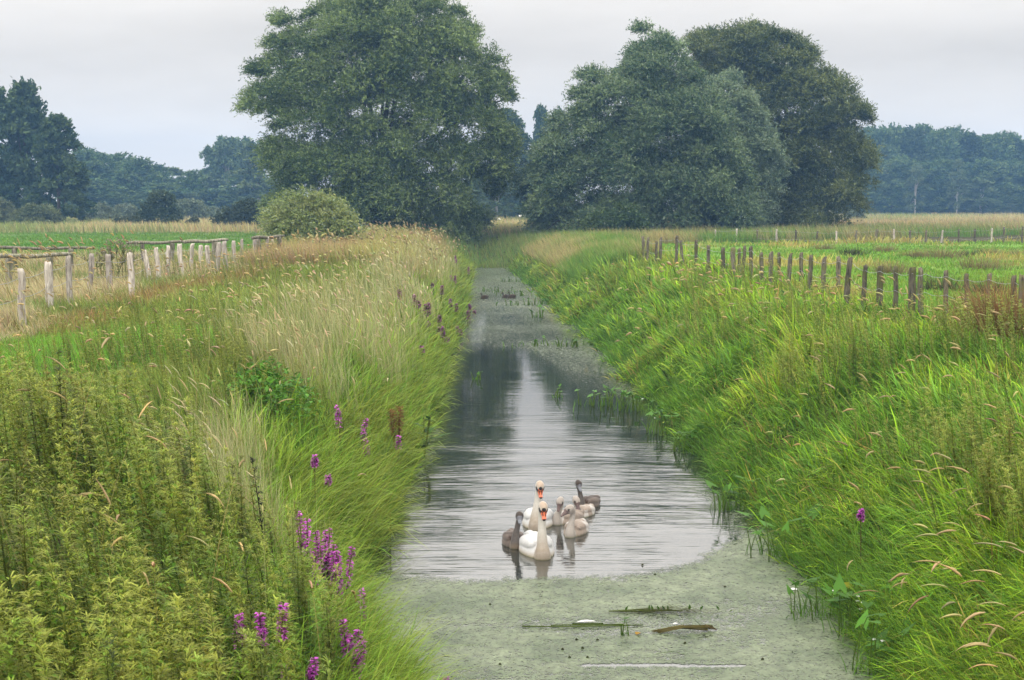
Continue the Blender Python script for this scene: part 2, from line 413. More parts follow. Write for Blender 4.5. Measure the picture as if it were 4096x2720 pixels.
def cover(X, Y):
    """how closely duckweed covers the water, 0..1"""
    e = fbm(X*.55, Y*.55, 41)-.5
    edge = np.interp(X, [-1.5, -.5, .3, 1.2, 2.0, 2.55, 2.9, 3.25, 3.7, 4.1], [16.7, 16.35, 16.2, 16.1, 16.15, 16.7, 17.15, 17.7, 18.6, 19.4])
    c = sstep(-.45, .35, edge+e*.6+.55*(fbm(X*3.1, Y*2.2, 52)-.5)-Y)*.93
    # tongues along the right bank
    dr = XR(Y)-X
    pat = fbm(X*.8+3, Y*.42, 42)
    ton = (1-sstep(.15, .75+1.1*(fbm(Y*.3, Y*0, 43)), dr))*sstep(.36, .52, pat+.10)
    c = np.maximum(c, ton*(.78-.42*sstep(20, 26, Y))*(Y > 14))
    dl = X-XL(Y)
    c = np.maximum(c, (1-sstep(.3, .75, dl))*.7*sstep(.42, .55, fbm(X, Y*.5, 44)))
    # bright open pond patch by the reeds, thin film everywhere, denser far off
    c = np.maximum(c, .07+.16*fbm(X*.4, Y*.12, 45))
    c = np.maximum(c, (sstep(32, 48, Y)+.75*sstep(1.2, 2.6, X)*sstep(24, 34, Y)).clip(0, 1)*(.50+.30*fbm(X*.6, Y*.3, 53)))
    c = np.maximum(c, sstep(40, 62, Y)*(.60+.28*fbm(X*.5, Y*.18, 46)))
    c = np.maximum(c, sstep(35, 60, Y)*.55*sstep(.6, .7, fbm(X*.45, Y*.7, 47)))
    # clear streaks
    for (px0, px1, py, hw) in ((2300, 3010, 2662, .045),):
        A = onplane(px0, py, 0); B = onplane(px1, py, 0)
        t = np.clip((X-A[0])/(B[0]-A[0]), 0, 1)
        yy = A[1]+(B[1]-A[1])*t
        s = np.exp(-((Y-yy)/(hw*(.35+.9*np.sqrt(np.maximum(t*(1-t), 0))*(.6+.8*vnoise(X*4, X*0, 48)))))**2*1.0)*sstep(A[0]-.05, A[0]+.15, X)*(1-sstep(B[0]-.15, B[0]+.05, X))
        c = c*(1-.93*sstep(.3, .75, s))
    swirl = fbm(X*.5+2.5*fbm(X*.4, Y*.4, 50), Y*1.1+1.5*fbm(X*.5, Y*.5, 51), 49)
    c = np.where(Y < 16.6, c*(1-.17*sstep(.5, .7, swirl)), c)
    return c
Xs = np.linspace(-1.9, 4.3, 150); Ys = np.concatenate([np.linspace(6, 22, 320), np.linspace(22.1, 50, 200), np.linspace(50.4, 99, 120)])
gx, gy = np.meshgrid(Xs, Ys); nx, ny = len(Xs), len(Ys)
V = np.stack([gx, gy, gx*0+.004], -1).reshape(-1, 3)
i = np.arange(ny-1)[:, None]*nx+np.arange(nx-1)[None]
Q = np.stack([i, i+1, i+nx+1, i+nx], -1).reshape(-1, 4)
dm, nt, o = newmat('duckweed_film'); L = nt.links.new
a = node(nt, 'ShaderNodeVertexColor', layer_name='Col'); tc = node(nt, 'ShaderNodeTexCoord')
sep = node(nt, 'ShaderNodeSeparateColor'); L(a.outputs['Color'], sep.inputs[0])
v1 = node(nt, 'ShaderNodeTexNoise', Scale=26.0, Detail=5.0, Roughness=.75); L(tc.outputs['Object'], v1.inputs['Vector'])
v2 = node(nt, 'ShaderNodeTexNoise', Scale=9.0, Detail=4.0, Roughness=.6); L(tc.outputs['Object'], v2.inputs['Vector'])
thr = M('ADD', M('MULTIPLY', v1.outputs['Fac'], .65), M('MULTIPLY', v2.outputs['Fac'], .35))
# opaque where threshold < coverage
mra = node(nt, 'ShaderNodeMapRange', interpolation_type='SMOOTHSTEP'); mra.inputs['From Min'].default_value = -.10; mra.inputs['From Max'].default_value = .10
cov = node(nt, 'ShaderNodeMapRange'); cov.inputs['From Min'].default_value = 0; cov.inputs['From Max'].default_value = 1; cov.inputs['To Min'].default_value = .22; cov.inputs['To Max'].default_value = .605
L(sep.outputs[0], cov.inputs['Value'])
L(M('SUBTRACT', cov.outputs[0], thr), mra.inputs['Value'])
v3 = node(nt, 'ShaderNodeTexNoise', Scale=1.3, Detail=6.0, Roughness=.65); L(tc.outputs['Object'], v3.inputs['Vector'])
r = node(nt, 'ShaderNodeValToRGB'); r.color_ramp.elements[0].position = .35; r.color_ramp.elements[1].position = .68
r.color_ramp.elements[0].color = (.05, .078, .03, 1); r.color_ramp.elements[1].color = (.145, .175, .10, 1); L(v3.outputs['Fac'], r.inputs[0])
v4 = node(nt, 'ShaderNodeTexNoise', Scale=42.0, Detail=4.0, Roughness=.75); L(tc.outputs['Object'], v4.inputs['Vector'])
mr4 = node(nt, 'ShaderNodeMapRange'); mr4.inputs['To Min'].default_value = -.1; mr4.inputs['To Max'].default_value = 2.1; L(v4.outputs['Fac'], mr4.inputs['Value'])
mu = node(nt, 'ShaderNodeVectorMath', operation='SCALE'); L(r.outputs[0], mu.inputs[0]); L(mr4.outputs[0], mu.inputs['Scale'])
p = node(nt, 'ShaderNodeBsdfPrincipled', Roughness=.45); p.inputs['Specular IOR Level'].default_value = .5
v5 = node(nt, 'ShaderNodeTexNoise', Scale=7.0, Detail=6.0, Roughness=.7, Distortion=.6); L(tc.outputs['Object'], v5.inputs['Vector'])
mr5 = node(nt, 'ShaderNodeMapRange'); mr5.inputs['From Min'].default_value = .3; mr5.inputs['From Max'].default_value = .7; mr5.inputs['To Min'].default_value = .55; mr5.inputs['To Max'].default_value = 1.3; L(v5.outputs['Fac'], mr5.inputs['Value'])
mu5 = node(nt, 'ShaderNodeVectorMath', operation='SCALE'); L(mu.outputs[0], mu5.inputs[0]); L(mr5.outputs[0], mu5.inputs['Scale'])
L(mu5.outputs[0], p.inputs['Base Color'])
bp = node(nt, 'ShaderNodeBump', Strength=.5, Distance=.004); L(v4.outputs['Fac'], bp.inputs['Height']); L(bp.outputs[0], p.inputs['Normal'])
tr = node(nt, 'ShaderNodeBsdfTransparent'); mx = node(nt, 'ShaderNodeMixShader')
L(mra.outputs[0], mx.inputs[0]); L(tr.outputs[0], mx.inputs[1]); L(p.outputs[0], mx.inputs[2]); L(mx.outputs[0], o.inputs[0])
cv = cover(V[:, 0], V[:, 1])
tag(obj('duckweed', mesh('duckweed', V, [Q], dm, np.stack([cv]*3, -1), True)), 'pale green film of duckweed on the water', 'duckweed', kind='stuff')

# ------------------------------------------------------------------ grasses (uncountable)
def scatter(n, xf, yr, p=1.5, keep=None):
    """n candidate points, density falling as Y^-p; xf(Y)->(xmin,xmax)"""
    u = rng.random(n); y0, y1 = yr
    q = 1-p
    Y = (y0**q+u*(y1**q-y0**q))**(1/q) if abs(q) > 1e-6 else y0*(y1/y0)**u
    a, b = xf(Y)
    X = a+rng.random(n)*(b-a)
    if keep is not None:
        k = rng.random(n) < keep(X, Y)
        X, Y = X[k], Y[k]
    return X, Y
def lod(Y, y0=14, mx=7): return np.clip(Y/y0, 1, mx)
WIND = PI      # towards -X
LUSH = np.array([[.38, .54, .045], [.24, .41, .05], [.46, .55, .08], [.14, .25, .04], [.45, .42, .12], [.20, .36, .085]])

def on_ground(X, Y): return np.stack([X, Y, np.maximum(ground(X, Y), -.05)-.02], -1)
def collect(name, mat, label, cat, parts):
    mb = MB()
    for V_, Q_, c_ in parts: mb.add(V_, Q_, c_)
    tag(mb.build(name, mat), label, cat, kind='stuff')

def lawn_patch(X, Y):
    return sstep(0, .8, 1.6-np.hypot((X+6.1)/1.5, (Y-24.5)/3.4))

# -- lush reed grass of the right bank
parts = []
def xfr(Y): return XR(Y)+.05, np.minimum(FENR(Y)+.4, .40*Y+2)
def tufted(nt_, xf, yr, p, nb, spread, keep=None):
    X, Y = scatter(nt_, xf, yr, p, keep); N = len(X)
    k = np.repeat(np.arange(N), nb); sp = spread*np.sqrt(lod(Y, 13, 4))[k]
    ox, oy = rng.normal(0, 1, len(k))*sp, rng.normal(0, 1, len(k))*sp
    return X[k]+ox, Y[k]+oy, k, N, np.arctan2(oy, ox)
def wind_az(radial, wgt, jit=.35):
    n = len(radial); return np.arctan2(np.sin(radial)*(1-wgt)+rng.normal(0, jit, n), np.cos(radial)*(1-wgt)-wgt)
X, Y, k, NT, rad_ = tufted(7600, xfr, (7.5, 100), 1.4, 13, .11)
N = len(X); d = X-XR(Y)
nz1 = fbm(X*.55, Y*.4, 61); nz2 = fbm(X*1.6, Y*1.1, 62)
tv = rng.normal(0, .13, NT)[k]
ci = np.clip((nz1*.8+nz2*.5+tv+rng.normal(0, .05, N)-.30)*7, 0, 5.99).astype(int)
order = np.array([3, 1, 5, 0, 2, 4])
col = vary(LUSH[order[ci]], N, .16, .05)*(1+rng.normal(0, .22, NT)[k][:, None].clip(-.5, .5))
ol = sstep(40, 75, Y)*.5
col = mixc(col, col.mean(1, keepdims=True)*np.array([1.15, 1.1, .45]), ol)
dry = rng.random(N) < .04+.16*sstep(.52, .66, fbm(X*.9, Y*.7, 63))
col[dry] = vary((.46, .33, .15), dry.sum(), .25)
L_ = (.45+.33*sstep(0, 1.6, d))*(1-.45*sstep(2.2, 4.8, d)*(1-.85*sstep(31, 40, Y)))*(.7+.6*nz2)*(.65+.5*rng.random(N))*(.85+.35*rng.random(NT)[k])*.86
az = wind_az(rad_, .5, .4)+2.8*(fbm(X*.7, Y*.5, 91)-.5)
L_ = L_*(.4+1.2*fbm(X*1.0, Y*.7, 92))
Wd = (.012+.018*rng.random(N))*lod(Y, 13, 5)**.85
V_, Q_, c_, ctr = blades(on_ground(X, Y), L_, Wd, az, np.abs(rng.normal(.55, .30, N)), rng.normal(1.0, .5, N), col*.42, col*1.2, 4, 2.0)  # blade colour darkened toward the base: painted shade between tussocks
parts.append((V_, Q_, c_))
X, Y = scatter(45000, xfr, (7.5, 100), 1.45); N = len(X); d = X-XR(Y)
col = vary(mixc((.10, .20, .03), (.22, .32, .05), fbm(X*.7, Y*.5, 90)), N, .25)
V_, Q_, c_, _ = blades(on_ground(X, Y), (.35+.4*rng.random(N))*(1-.4*sstep(2.2, 4.8, d)), .011*lod(Y, 13, 5)**.85, WIND+rng.normal(-.2, 1.2, N), rng.normal(.5, .3, N), .9, col*.75, col*1.1, 3)
parts.append((V_, Q_, c_))
# low dark understorey at the waterline
X, Y = scatter(16000, lambda Y: (XR(Y)-.08, XR(Y)+.6), (8, 90), 1.3)
N = len(X); col = vary((.11, .21, .035), N, .25)
V_, Q_, c_, _ = blades(on_ground(X, Y), .25+.35*rng.random(N), .009*lod(Y, 13, 5), WIND+rng.normal(0, 1.0, N), rng.normal(.5, .25, N), .9, col, col*1.2, 3)
parts.append((V_, Q_, c_))
collect('reed_grass', M_grass, 'lush long bright green grass covering the bank opposite the nettles', 'grass', parts)

# -- left bank: sedge fringe, straw grass, mixed grass
parts = []
X, Y, k, NT, rad_ = tufted(3000, lambda Y: (XL(Y)-.9, XL(Y)+.04), (7, 100), 1.4, 11, .08, lambda X, Y: .45+.55*sstep(.35, .6, fbm(X*1.2, Y*.8, 64)))
N = len(X); tc_ = rng.normal(0, .25, NT)[k]
col = vary(mixc((.17, .29, .045), (.38, .41, .09), np.clip(fbm(X*.8, Y*.8, 65)+tc_, 0, 1)), N, .2)
th_ = (rng.normal(0, .5, NT))[k]
V_, Q_, c_, _ = blades(on_ground(X, Y), (.45+.5*rng.random(N))*(.75+.5*rng.random(NT)[k]), (.008+.010*rng.random(N))*lod(Y, 12, 6), np.where(rng.random(N) < .6, th_-.3+rng.normal(0, .35, N), rad_), np.abs(rng.normal(.35, .22, N)), rng.normal(1.15, .4, N), col*.4, mixc(col*1.2, (.45, .40, .17), np.full(N, .25)), 4)  # sedge colour darkened at the foot, shade painted into the tufts
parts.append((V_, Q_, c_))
X, Y = scatter(15000, lambda Y: (XL(Y)-.45, XL(Y)+.10), (7, 100), 1.45)
N = len(X); col = vary((.16, .28, .045), N, .25)
V_, Q_, c_, _ = blades(on_ground(X, Y), .2+.35*rng.random(N), .013*lod(Y, 12, 6), rng.normal(0, .9, N), rng.normal(.45, .2, N), rng.normal(.9, .35, N), col*.45, col*1.15, 3)  # same painted shade low on the fringe blades
parts.append((V_, Q_, c_))
X, Y, k, NT, rad_ = tufted(3400, lambda Y: (XL(Y)-1.6, XL(Y)-.1), (7, 60), 1.5, 11, .09)
N = len(X); col = vary(mixc((.15, .30, .05), (.38, .48, .08), np.clip(fbm(X*.9, Y*.7, 95)+rng.normal(0, .2, NT)[k], 0, 1)), N, .2)
V_, Q_, c_, _ = blades(on_ground(X, Y), (.35+.45*rng.random(N))*(.7+.6*rng.random(NT)[k]), (.008+.012*rng.random(N))*lod(Y, 12, 6), wind_az(rad_, .2, .5), np.abs(rng.normal(.35, .25, N)), rng.normal(.9, .45, N), col*.45, col*1.15, 4, 2.0)  # blade foot darkened in colour, painted shade inside the tufts
parts.append((V_, Q_, c_))
collect('sedge', M_grass, 'fine green sedge drooping over the water below the loosestrife', 'sedge', parts)

parts = []
def strawmask(X, Y):
    dl = XL(Y)-X
    far = sstep(16, 19, Y)
    m = sstep(.15, .5, dl)*(1-sstep(1.15+.8*far, 1.7+1.2*far, dl+.8*(fbm(X*.6, Y*.3, 67)-.5)))
    return m*sstep(.44, .60, fbm(X*.55, Y*.2, 66)+.05+.12*sstep(19, 23, Y)*(1-sstep(40, 50, Y)))*sstep(11, 13, Y)
X, Y = scatter(34000, lambda Y: (XL(Y)-3.4, XL(Y)), (10, 75), 1.35, lambda X, Y: strawmask(X, Y)*(1-.35*sstep(22, 30, Y)))
N = len(X); g = vary((.26, .34, .08), N, .2); s = vary((.66, .58, .36), N, .15)
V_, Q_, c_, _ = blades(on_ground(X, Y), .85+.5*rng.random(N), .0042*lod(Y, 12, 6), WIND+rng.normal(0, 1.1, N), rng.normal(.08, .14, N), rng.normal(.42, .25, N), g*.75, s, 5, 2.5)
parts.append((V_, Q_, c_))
def mixmask(X, Y):
    dl = XL(Y)-X
    return (1-lawn_patch(X, Y))*np.where(Y < 11, 1-.75*sstep(1.2, 2.2, dl), 1)*sstep(0, .3, dl)
X, Y = scatter(110000, lambda Y: (np.maximum(FENL(Y)-.3, -.36*Y-2), XL(Y)), (7, 62), 1.4, mixmask)
N = len(X); dl = XL(Y)-X
k = np.clip(fbm(X*.5, Y*.35, 68)*1.3-.15+rng.normal(0, .16, N), 0, 1)
col = mixc((.11, .20, .04), (.27, .34, .07), np.clip(k*2, 0, 1)); col = mixc(col, (.50, .43, .26), np.clip(k*2-1.15, 0, 1)*(.15+.6*sstep(26, 40, Y)))
redz = np.exp(-((X-FENL(Y)-.9)/.7)**2)*sstep(24, 28, Y)*sstep(.42, .6, fbm(X*.5, Y*.5, 69)+.1)
col = mixc(col, (.36, .21, .10), redz*.8); col = vary(col, N, .22)
hgt = (.34+.32*rng.random(N))*(1-.35*sstep(2.2, 3.2, dl)*(1-sstep(24, 30, Y)))*(.6+.8*fbm(X*.7, Y*.5, 70))*(1-.25*sstep(2.5, 5, dl))
V_, Q_, c_, _ = blades(on_ground(X, Y), hgt*(1-.5*np.exp(-((X+5.5)/2.0)**2)*sstep(18, 21, Y)*(1-sstep(28, 32, Y))), (.008+.009*rng.random(N))*lod(Y, 13, 6)**.9, WIND+rng.normal(0, 1.3, N), rng.normal(.25, .18, N), rng.normal(.7, .35, N), col*.8, col*1.15, 3)
parts.append((V_, Q_, c_))
collect('straw_grass', M_dry, 'tall pale straw coloured grass mixed with green on the bank behind the loosestrife', 'grass', parts)

# -- clipped green turf, fields
parts = []
X, Y = scatter(45000, lambda Y: (-9.0+0*Y, -3.6+0*Y), (17, 33), 1.2, lambda X, Y: np.maximum(lawn_patch(X, Y), .25*(Y > 19)))
N = len(X); col = vary(mixc((.16, .36, .055), (.24, .40, .08), fbm(X, Y, 71)), N, .18)
V_, Q_, c_, _ = blades(on_ground(X, Y), .13+.14*rng.random(N), .012, rng.random(N)*6.28, .25, .6, col*.9, col*1.1, 2)
parts.append((V_, Q_, c_))
X, Y = scatter(90000, lambda Y: (FENR(Y)-.2, .42*Y+3), (20, 92), 1.1)
N = len(X)
dryp = sstep(.56, .70, fbm(X*.16, Y*.16, 33)*.7+.3*fbm(X*.6, Y*.6, 72)+.03)
col = vary(mixc(mixc((.14, .28, .05), (.25, .34, .075), fbm(X*.4, Y*.2, 73)), (.46, .37, .17), dryp), N, .18)
V_, Q_, c_, _ = blades(on_ground(X, Y), (.10+.12*rng.random(N))*(1+2.2*dryp*rng.random(N)), .012*lod(Y, 12, 8), rng.random(N)*6.28, .2, .6, col*.85, col*1.1, 2)
parts.append((V_, Q_, c_))
X, Y = scatter(60000, lambda Y: (-.37*Y-6, FENL(Y)-.2), (58, 128), 1.2)
N = len(X); col = vary(mixc((.10, .22, .04), (.19, .28, .07), fbm(X*.1, Y*.06, 74)), N, .15)
V_, Q_, c_, _ = blades(on_ground(X, Y), .14+.12*rng.random(N), .05, rng.random(N)*6.28, .2, .6, col*.9, col*1.1, 2)
parts.append((V_, Q_, c_))
collect('meadow_grass', M_grass, 'short grazed green grass of the meadows beyond the fences', 'grass', parts)

parts = []
# dry beige grass by and behind the left fence
X, Y = scatter(60000, lambda Y: (np.maximum(-.36*Y-3, -26), FENL(Y)+.5), (24, 66), 1.3)
N = len(X); k = fbm(X*.35, Y*.35, 75)
col = vary(mixc((.24, .30, .09), (.55, .46, .28), sstep(.38, .52, k)), N, .2)
V_, Q_, c_, _ = blades(on_ground(X, Y), (.3+.35*rng.random(N))*(.7+.5*k)*np.where(X > FENL(Y), .55, 1.0), .009*lod(Y, 14, 7)**.9, WIND+rng.normal(0, 1.2, N), .2, rng.normal(.7, .35, N), col*.8, col*1.1, 3)
parts.append((V_, Q_, c_))
# pinkish brown sward further up the left bank and past the end of the ditch
X, Y = scatter(75000, lambda Y: (FENL(Y)-.5, np.where(Y < 97, XL(Y)-.2, 8+0*Y)), (52, 135), 1.0)
N = len(X); k = fbm(X*.3, Y*.12, 76)+rng.normal(0, .06, N)
pink = sstep(.3, 2.2, XL(Y)-X)*(1-sstep(100, 112, Y))
col = mixc((.23, .31, .07), (.36, .36, .13), k); col = mixc(col, mixc((.46, .31, .19), (.42, .38, .15), sstep(.4, .6, k)), pink*.85)
col = mixc(col, (.26, .31, .09), sstep(94, 99, Y)*(1-sstep(112, 122, Y))*.6)
col = vary(col, N, .2)
V_, Q_, c_, _ = blades(on_ground(X, Y), (.6+.5*rng.random(N))*(.7+.6*k)*np.where((Y > 94) & (X > -1.5), .62, 1.0), .035, WIND+rng.normal(0, 1.2, N), .12, rng.normal(.55, .3, N), col*.8, col*1.15, 3)
parts.append((V_, Q_, c_))
# right side past the ditch end
X, Y = scatter(60000, lambda Y: (np.where(Y < 97, XR(Y)+1, 0*Y-2), FENR(Y)+.5+np.maximum(Y-84, 0)*1.6), (60, 135), 1.0)
N = len(X); k = fbm(X*.25, Y*.12, 77)+rng.normal(0, .07, N)
col = vary(mixc((.17, .30, .06), (.45, .38, .18), sstep(.42, .66, k)), N, .2)
V_, Q_, c_, _ = blades(on_ground(X, Y), (.55+.5*rng.random(N))*(.7+.6*k), .035, WIND+rng.normal(0, 1.0, N), .15, rng.normal(.6, .3, N), col*.8, col*1.15, 3)
parts.append((V_, Q_, c_))
# tall brown band in front of the woods
X, Y = scatter(90000, lambda Y: (-.37*Y-6, .42*Y+6), (112, 320), 1.0)
k = fbm(X*.06, Y*.05, 78)
keep = np.where((X < -8) & (Y < 122), 0, 1).astype(bool)
X, Y, k = X[keep], Y[keep], k[keep]; N = len(X)
col = mixc((.50, .42, .23), (.24, .30, .10), sstep(.46, .62, k+rng.normal(0, .05, N)))
col = mixc(col, (.45, .31, .20), (X > 15)*(1-sstep(170, 230, Y))*.7*sstep(.35, .5, fbm(X*.05, Y*.08, 79)))
col = vary(col, N, .15)
V_, Q_, c_, _ = blades(on_ground(X, Y), (.6+.5*rng.random(N)), .09, WIND+rng.normal(0, 1.2, N), .1, .5, col*.85, col*1.1, 2)
parts.append((V_, Q_, c_))
collect('dry_grass', M_dry, 'dry beige and brown standing grass in the far meadows and by the fences', 'grass', parts)

# -- seed heads
mb = MB()
def heads(X, Y, L_, az, lean, curve, headlen, headw, stemc, headc, hang=1.0, stem=.0035):
    N = len(X); nseg = 8
    P = on_ground(X, Y)
    V_, Q_, c_, ctr = blades(P, L_, stem*lod(Y, 11, 6), az, lean, curve, stemc, stemc, nseg, 30)
    mb.add(V_, Q_, c_)
    # head: continues from the stem's tip
    m = 6
    tipd = unit(ctr[:, -1]-ctr[:, -2]); p = ctr[:, -1].copy()
    hd = np.stack([np.cos(az*np.ones(N)), np.sin(az*np.ones(N)), np.zeros(N)], -1)
    pts = [p]
    th = np.arctan2((tipd*hd).sum(1), tipd[:, 2])
    for j in range(m):
        th = th+hang*curve*.17
        dvec = hd*np.sin(th)[:, None]+np.array([0, 0, 1.])*np.cos(th)[:, None]
        p = p+dvec*(headlen/m)[:, None]; pts.append(p)
    pts = np.stack(pts, 1)
    prof = np.array([.35, .85, 1, .95, .8, .5, .12])
    n = 5; phi = np.arange(n)*2*PI/n
    side = np.stack([-np.sin(az*np.ones(N)), np.cos(az*np.ones(N)), np.zeros(N)], -1)
    tg = unit(np.gradient(pts, axis=1)); upv = np.cross(side[:, None], tg)
    rr = (headw*lod(Y, 14, 4))[:, None, None]*prof[None, :, None]*(.7+.6*rng.random((N, m+1, n)))
    VV = pts[:, :, None]+(side[:, None, None]*np.cos(phi)[None, None, :, None]+upv[:, :, None]*np.sin(phi)[None, None, :, None])*rr[..., None]
    i = np.arange(m)[:, None]*n; j = np.arange(n)[None]; k = (j+1) % n
    q = np.stack([i+j, i+k, i+n+k, i+n+j], -1).reshape(-1, 4)
    QQ = (np.arange(N)[:, None, None]*((m+1)*n)+q[None]).reshape(-1, 4)
    cc = np.repeat(np.asarray(headc)[:, None], (m+1)*n, 1)*(.8+.4*rng.random((N, (m+1)*n, 1)))
    mb.add(VV.reshape(-1, 3), QQ, cc.reshape(-1, 3))
def hz(n, xf, yr, p, keep=None, Lr=(.9, 1.35), ang=(.35, 1.15), hl=(.12, .2), hw=.009, hc=(.52, .42, .22), spread=.5):
    X, Y = scatter(n, xf, yr, p, keep); N = len(X)
    heads(X, Y, Lr[0]+(Lr[1]-Lr[0])*rng.random(N), WIND+rng.normal(0, spread, N), rng.normal(ang[0], .15, N), rng.normal(ang[1], .25, N),
          hl[0]+(hl[1]-hl[0])*rng.random(N), hw*(.7+.6*rng.random(N)), vary((.30, .26, .10), N, .15), vary(hc, N, .15))
hz(260, lambda Y: (XR(Y)+.5, np.minimum(FENR(Y), .42*Y+1)), (8, 60), 1.5, lambda X, Y: .25+.75*sstep(.45, .6, fbm(X*.5, Y*.3, 81)), (.8, 1.15), (.45, .75))
hz(170, lambda Y: (FENR(Y)-2.2, FENR(Y)-.1), (22, 48), 1.0, None, (.7, 1.1), (.25, .8))
hz(42, lambda Y: (XR(Y)+.5, .40*Y+.6), (8, 13), 1.0, None, (.9, 1.25), (.5, .75), (.17, .27), .0085)
hz(1500, lambda Y: (XL(Y)-3, XL(Y)-.3), (11, 80), 1.3, strawmask, (1.0, 1.45), (.12, .6), (.12, .2), .006, (.66, .56, .36), .7)
hz(420, lambda Y: (np.maximum(FENL(Y), -.36*Y), XL(Y)-1.2), (17, 60), 1.2, None, (.75, 1.15), (.1, .9), (.08, .15), .008, (.55, .43, .24), 1.0)
hz(46, lambda Y: (np.maximum(-.34*Y, -6), XL(Y)-.6), (7, 14), 1.0, None, (1.35, 1.75), (.12, .85), (.14, .22), .0075, (.55, .40, .22), .9)
hz(260, lambda Y: (-.36*Y-1, FENL(Y)-.3), (26, 45), 1.0, None, (1.0, 1.6), (.1, .7), (.14, .22), .008, (.5, .38, .2))
hz(500, lambda Y: (FENL(Y), np.where(Y < 97, XL(Y)-.5, 0)), (55, 110), 1.0, None, (.9, 1.3), (.05, .6), (.15, .25), .009, (.5, .4, .22), 1.0)
tag(mb.build('grass_seed_heads', M_dry), 'straw coloured arching seed heads rising above the grass on both banks', 'grass', kind='stuff')

# ------------------------------------------------------------------ nettles
def leafquads(P, dirs, ups, Ln, Wd, col, mb, fold=.25):
    """pointed leaves, two quads each, folded along the midrib"""
    N = len(P); dirs = unit(dirs); side = unit(np.cross(dirs, ups)); up = np.cross(side, dirs)
    Ln = (Ln*np.ones(N))[:, None]; Wd = (Wd*np.ones(N))[:, None]
    a = P; m1 = P+dirs*Ln*.38; b = P+dirs*Ln-up*Ln*.12
    l = m1+side*Wd*.5+up*Wd*fold; r = m1-side*Wd*.5+up*Wd*fold; m2 = P+dirs*Ln*.7-up*Ln*.03
    V_ = np.stack([a, l, m2, r, b], 1).reshape(-1, 3)
    q = np.array([[0, 1, 2, 3]]); t = np.array([[1, 4, 2], [3, 2, 4]])
    base = np.arange(N)[:, None, None]*5
    c = np.repeat(np.broadcast_to(col, (N, 3))[:, None], 5, 1).reshape(-1, 3)
    mb.add(V_, (base+q[None]).reshape(-1, 4), c, (base+t[None]).reshape(-1, 3))
def nettle(H, seed, tassel=1.0):
    g = np.random.default_rng(seed); mb = MB()
    bend = g.normal(0, .07, 2)
    z = np.linspace(0, H, 6)
    pts = np.stack([bend[0]*(z/H)**2, bend[1]*(z/H)**2, z], -1)
    st, sq, sc, _ = blades(np.zeros((2, 3)), H, .009, np.array([math.atan2(bend[1], bend[0])]*2), .02, .12, (.2, .18, .08), (.26, .3, .09), 4, 8, np.array([0, PI/2]))
    mb.add(st, sq, sc)
    nn = 17
    for k in range(nn):
        f = .22+.78*(k/(nn-1)); zz = H*f
        c = np.array([bend[0]*f*f, bend[1]*f*f, zz])
        ph = k*PI/2+g.normal(0, .25)
        s = np.interp(f, [.2, .6, .9, 1], [.050, .056, .036, .02])
        for sg in (0, PI):
            d = np.array([math.cos(ph+sg), math.sin(ph+sg), np.interp(f, [.2, .8, 1], [-.35, -.15, .7])+g.normal(0, .15)])
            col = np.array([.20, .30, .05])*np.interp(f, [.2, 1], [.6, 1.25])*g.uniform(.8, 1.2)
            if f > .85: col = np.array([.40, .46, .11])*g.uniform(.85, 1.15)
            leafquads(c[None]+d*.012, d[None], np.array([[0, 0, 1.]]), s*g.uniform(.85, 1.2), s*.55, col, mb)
        if f > .38:
            nt_ = int(11*tassel)
            a = ph+PI/2+g.normal(0, .9, nt_)
            P = np.tile(c, (nt_, 1)); P[:, 2] += g.normal(0, .012, nt_)
            col = np.tile(np.array([[.46, .43, .13]]), (nt_, 1))*g.uniform(.7, 1.25, (nt_, 1))
            v, q, cc, _ = blades(P, g.uniform(.04, .085, nt_), .009, a, .9, g.uniform(.6, 1.3, nt_), col, col, 2, 3)
            mb.add(v, q, cc)
    f = [np.concatenate(mb.Q), np.concatenate(mb.T)]
    return np.concatenate(mb.V), f[0], f[1], np.concatenate(mb.C)
NET = [nettle(1.0+.04*k, 100+k, 1.0+.25*(k % 3)) for k in range(6)]
def plant_many(protos, X, Y, scale, tint, mb):
    P = on_ground(X, Y); n = len(X); which = rng.integers(0, len(protos), n)
    for k, (V_, Q_, T_, c_) in enumerate(protos):
        s = np.where(which == k)[0]
        if not len(s): continue
        a = rng.random(len(s))*6.28; ca, sa = np.cos(a)[:, None], np.sin(a)[:, None]
        sc = scale[s][:, None]
        x = V_[None, :, 0]; y = V_[None, :, 1]; z = V_[None, :, 2]
        lx = -.10*z*(1+rng.random((len(s), 1)))     # lean with the wind
        VV = np.stack([(x*ca-y*sa+lx)*sc+P[s, 0:1], (x*sa+y*ca)*sc+P[s, 1:2], z*sc+P[s, 2:3]], -1)
        off = np.arange(len(s))[:, None, None]*len(V_)
        mb.add(VV.reshape(-1, 3), (off+Q_[None]).reshape(-1, 4), (c_[None]*tint[s][:, None]).reshape(-1, 3), (off+T_[None]).reshape(-1, 3))
mb = MB()
def netmask(X, Y):
    dl = XL(Y)-X
    near = sstep(.35, .85, dl-.9*sstep(10.5, 13, Y)+.5*(vnoise(X*.7, Y*.7, 83)-.5))*(1-sstep(11.8, 14.2, Y+2.0*(vnoise(X*.5, Y*.5, 84)-.5)-.9*np.clip(X+4, 0, 2)))
    return near*(.25+.75*sstep(.36, .52, fbm(X*.7, Y*.7, 85)))
X, Y = scatter(3600, lambda Y: (-.38*Y-1.2, XL(Y)), (5.0, 21), .6, netmask)
N = len(X); tone = sstep(.35, .62, fbm(X*.8, Y*.8, 93)+rng.normal(0, .08, N))
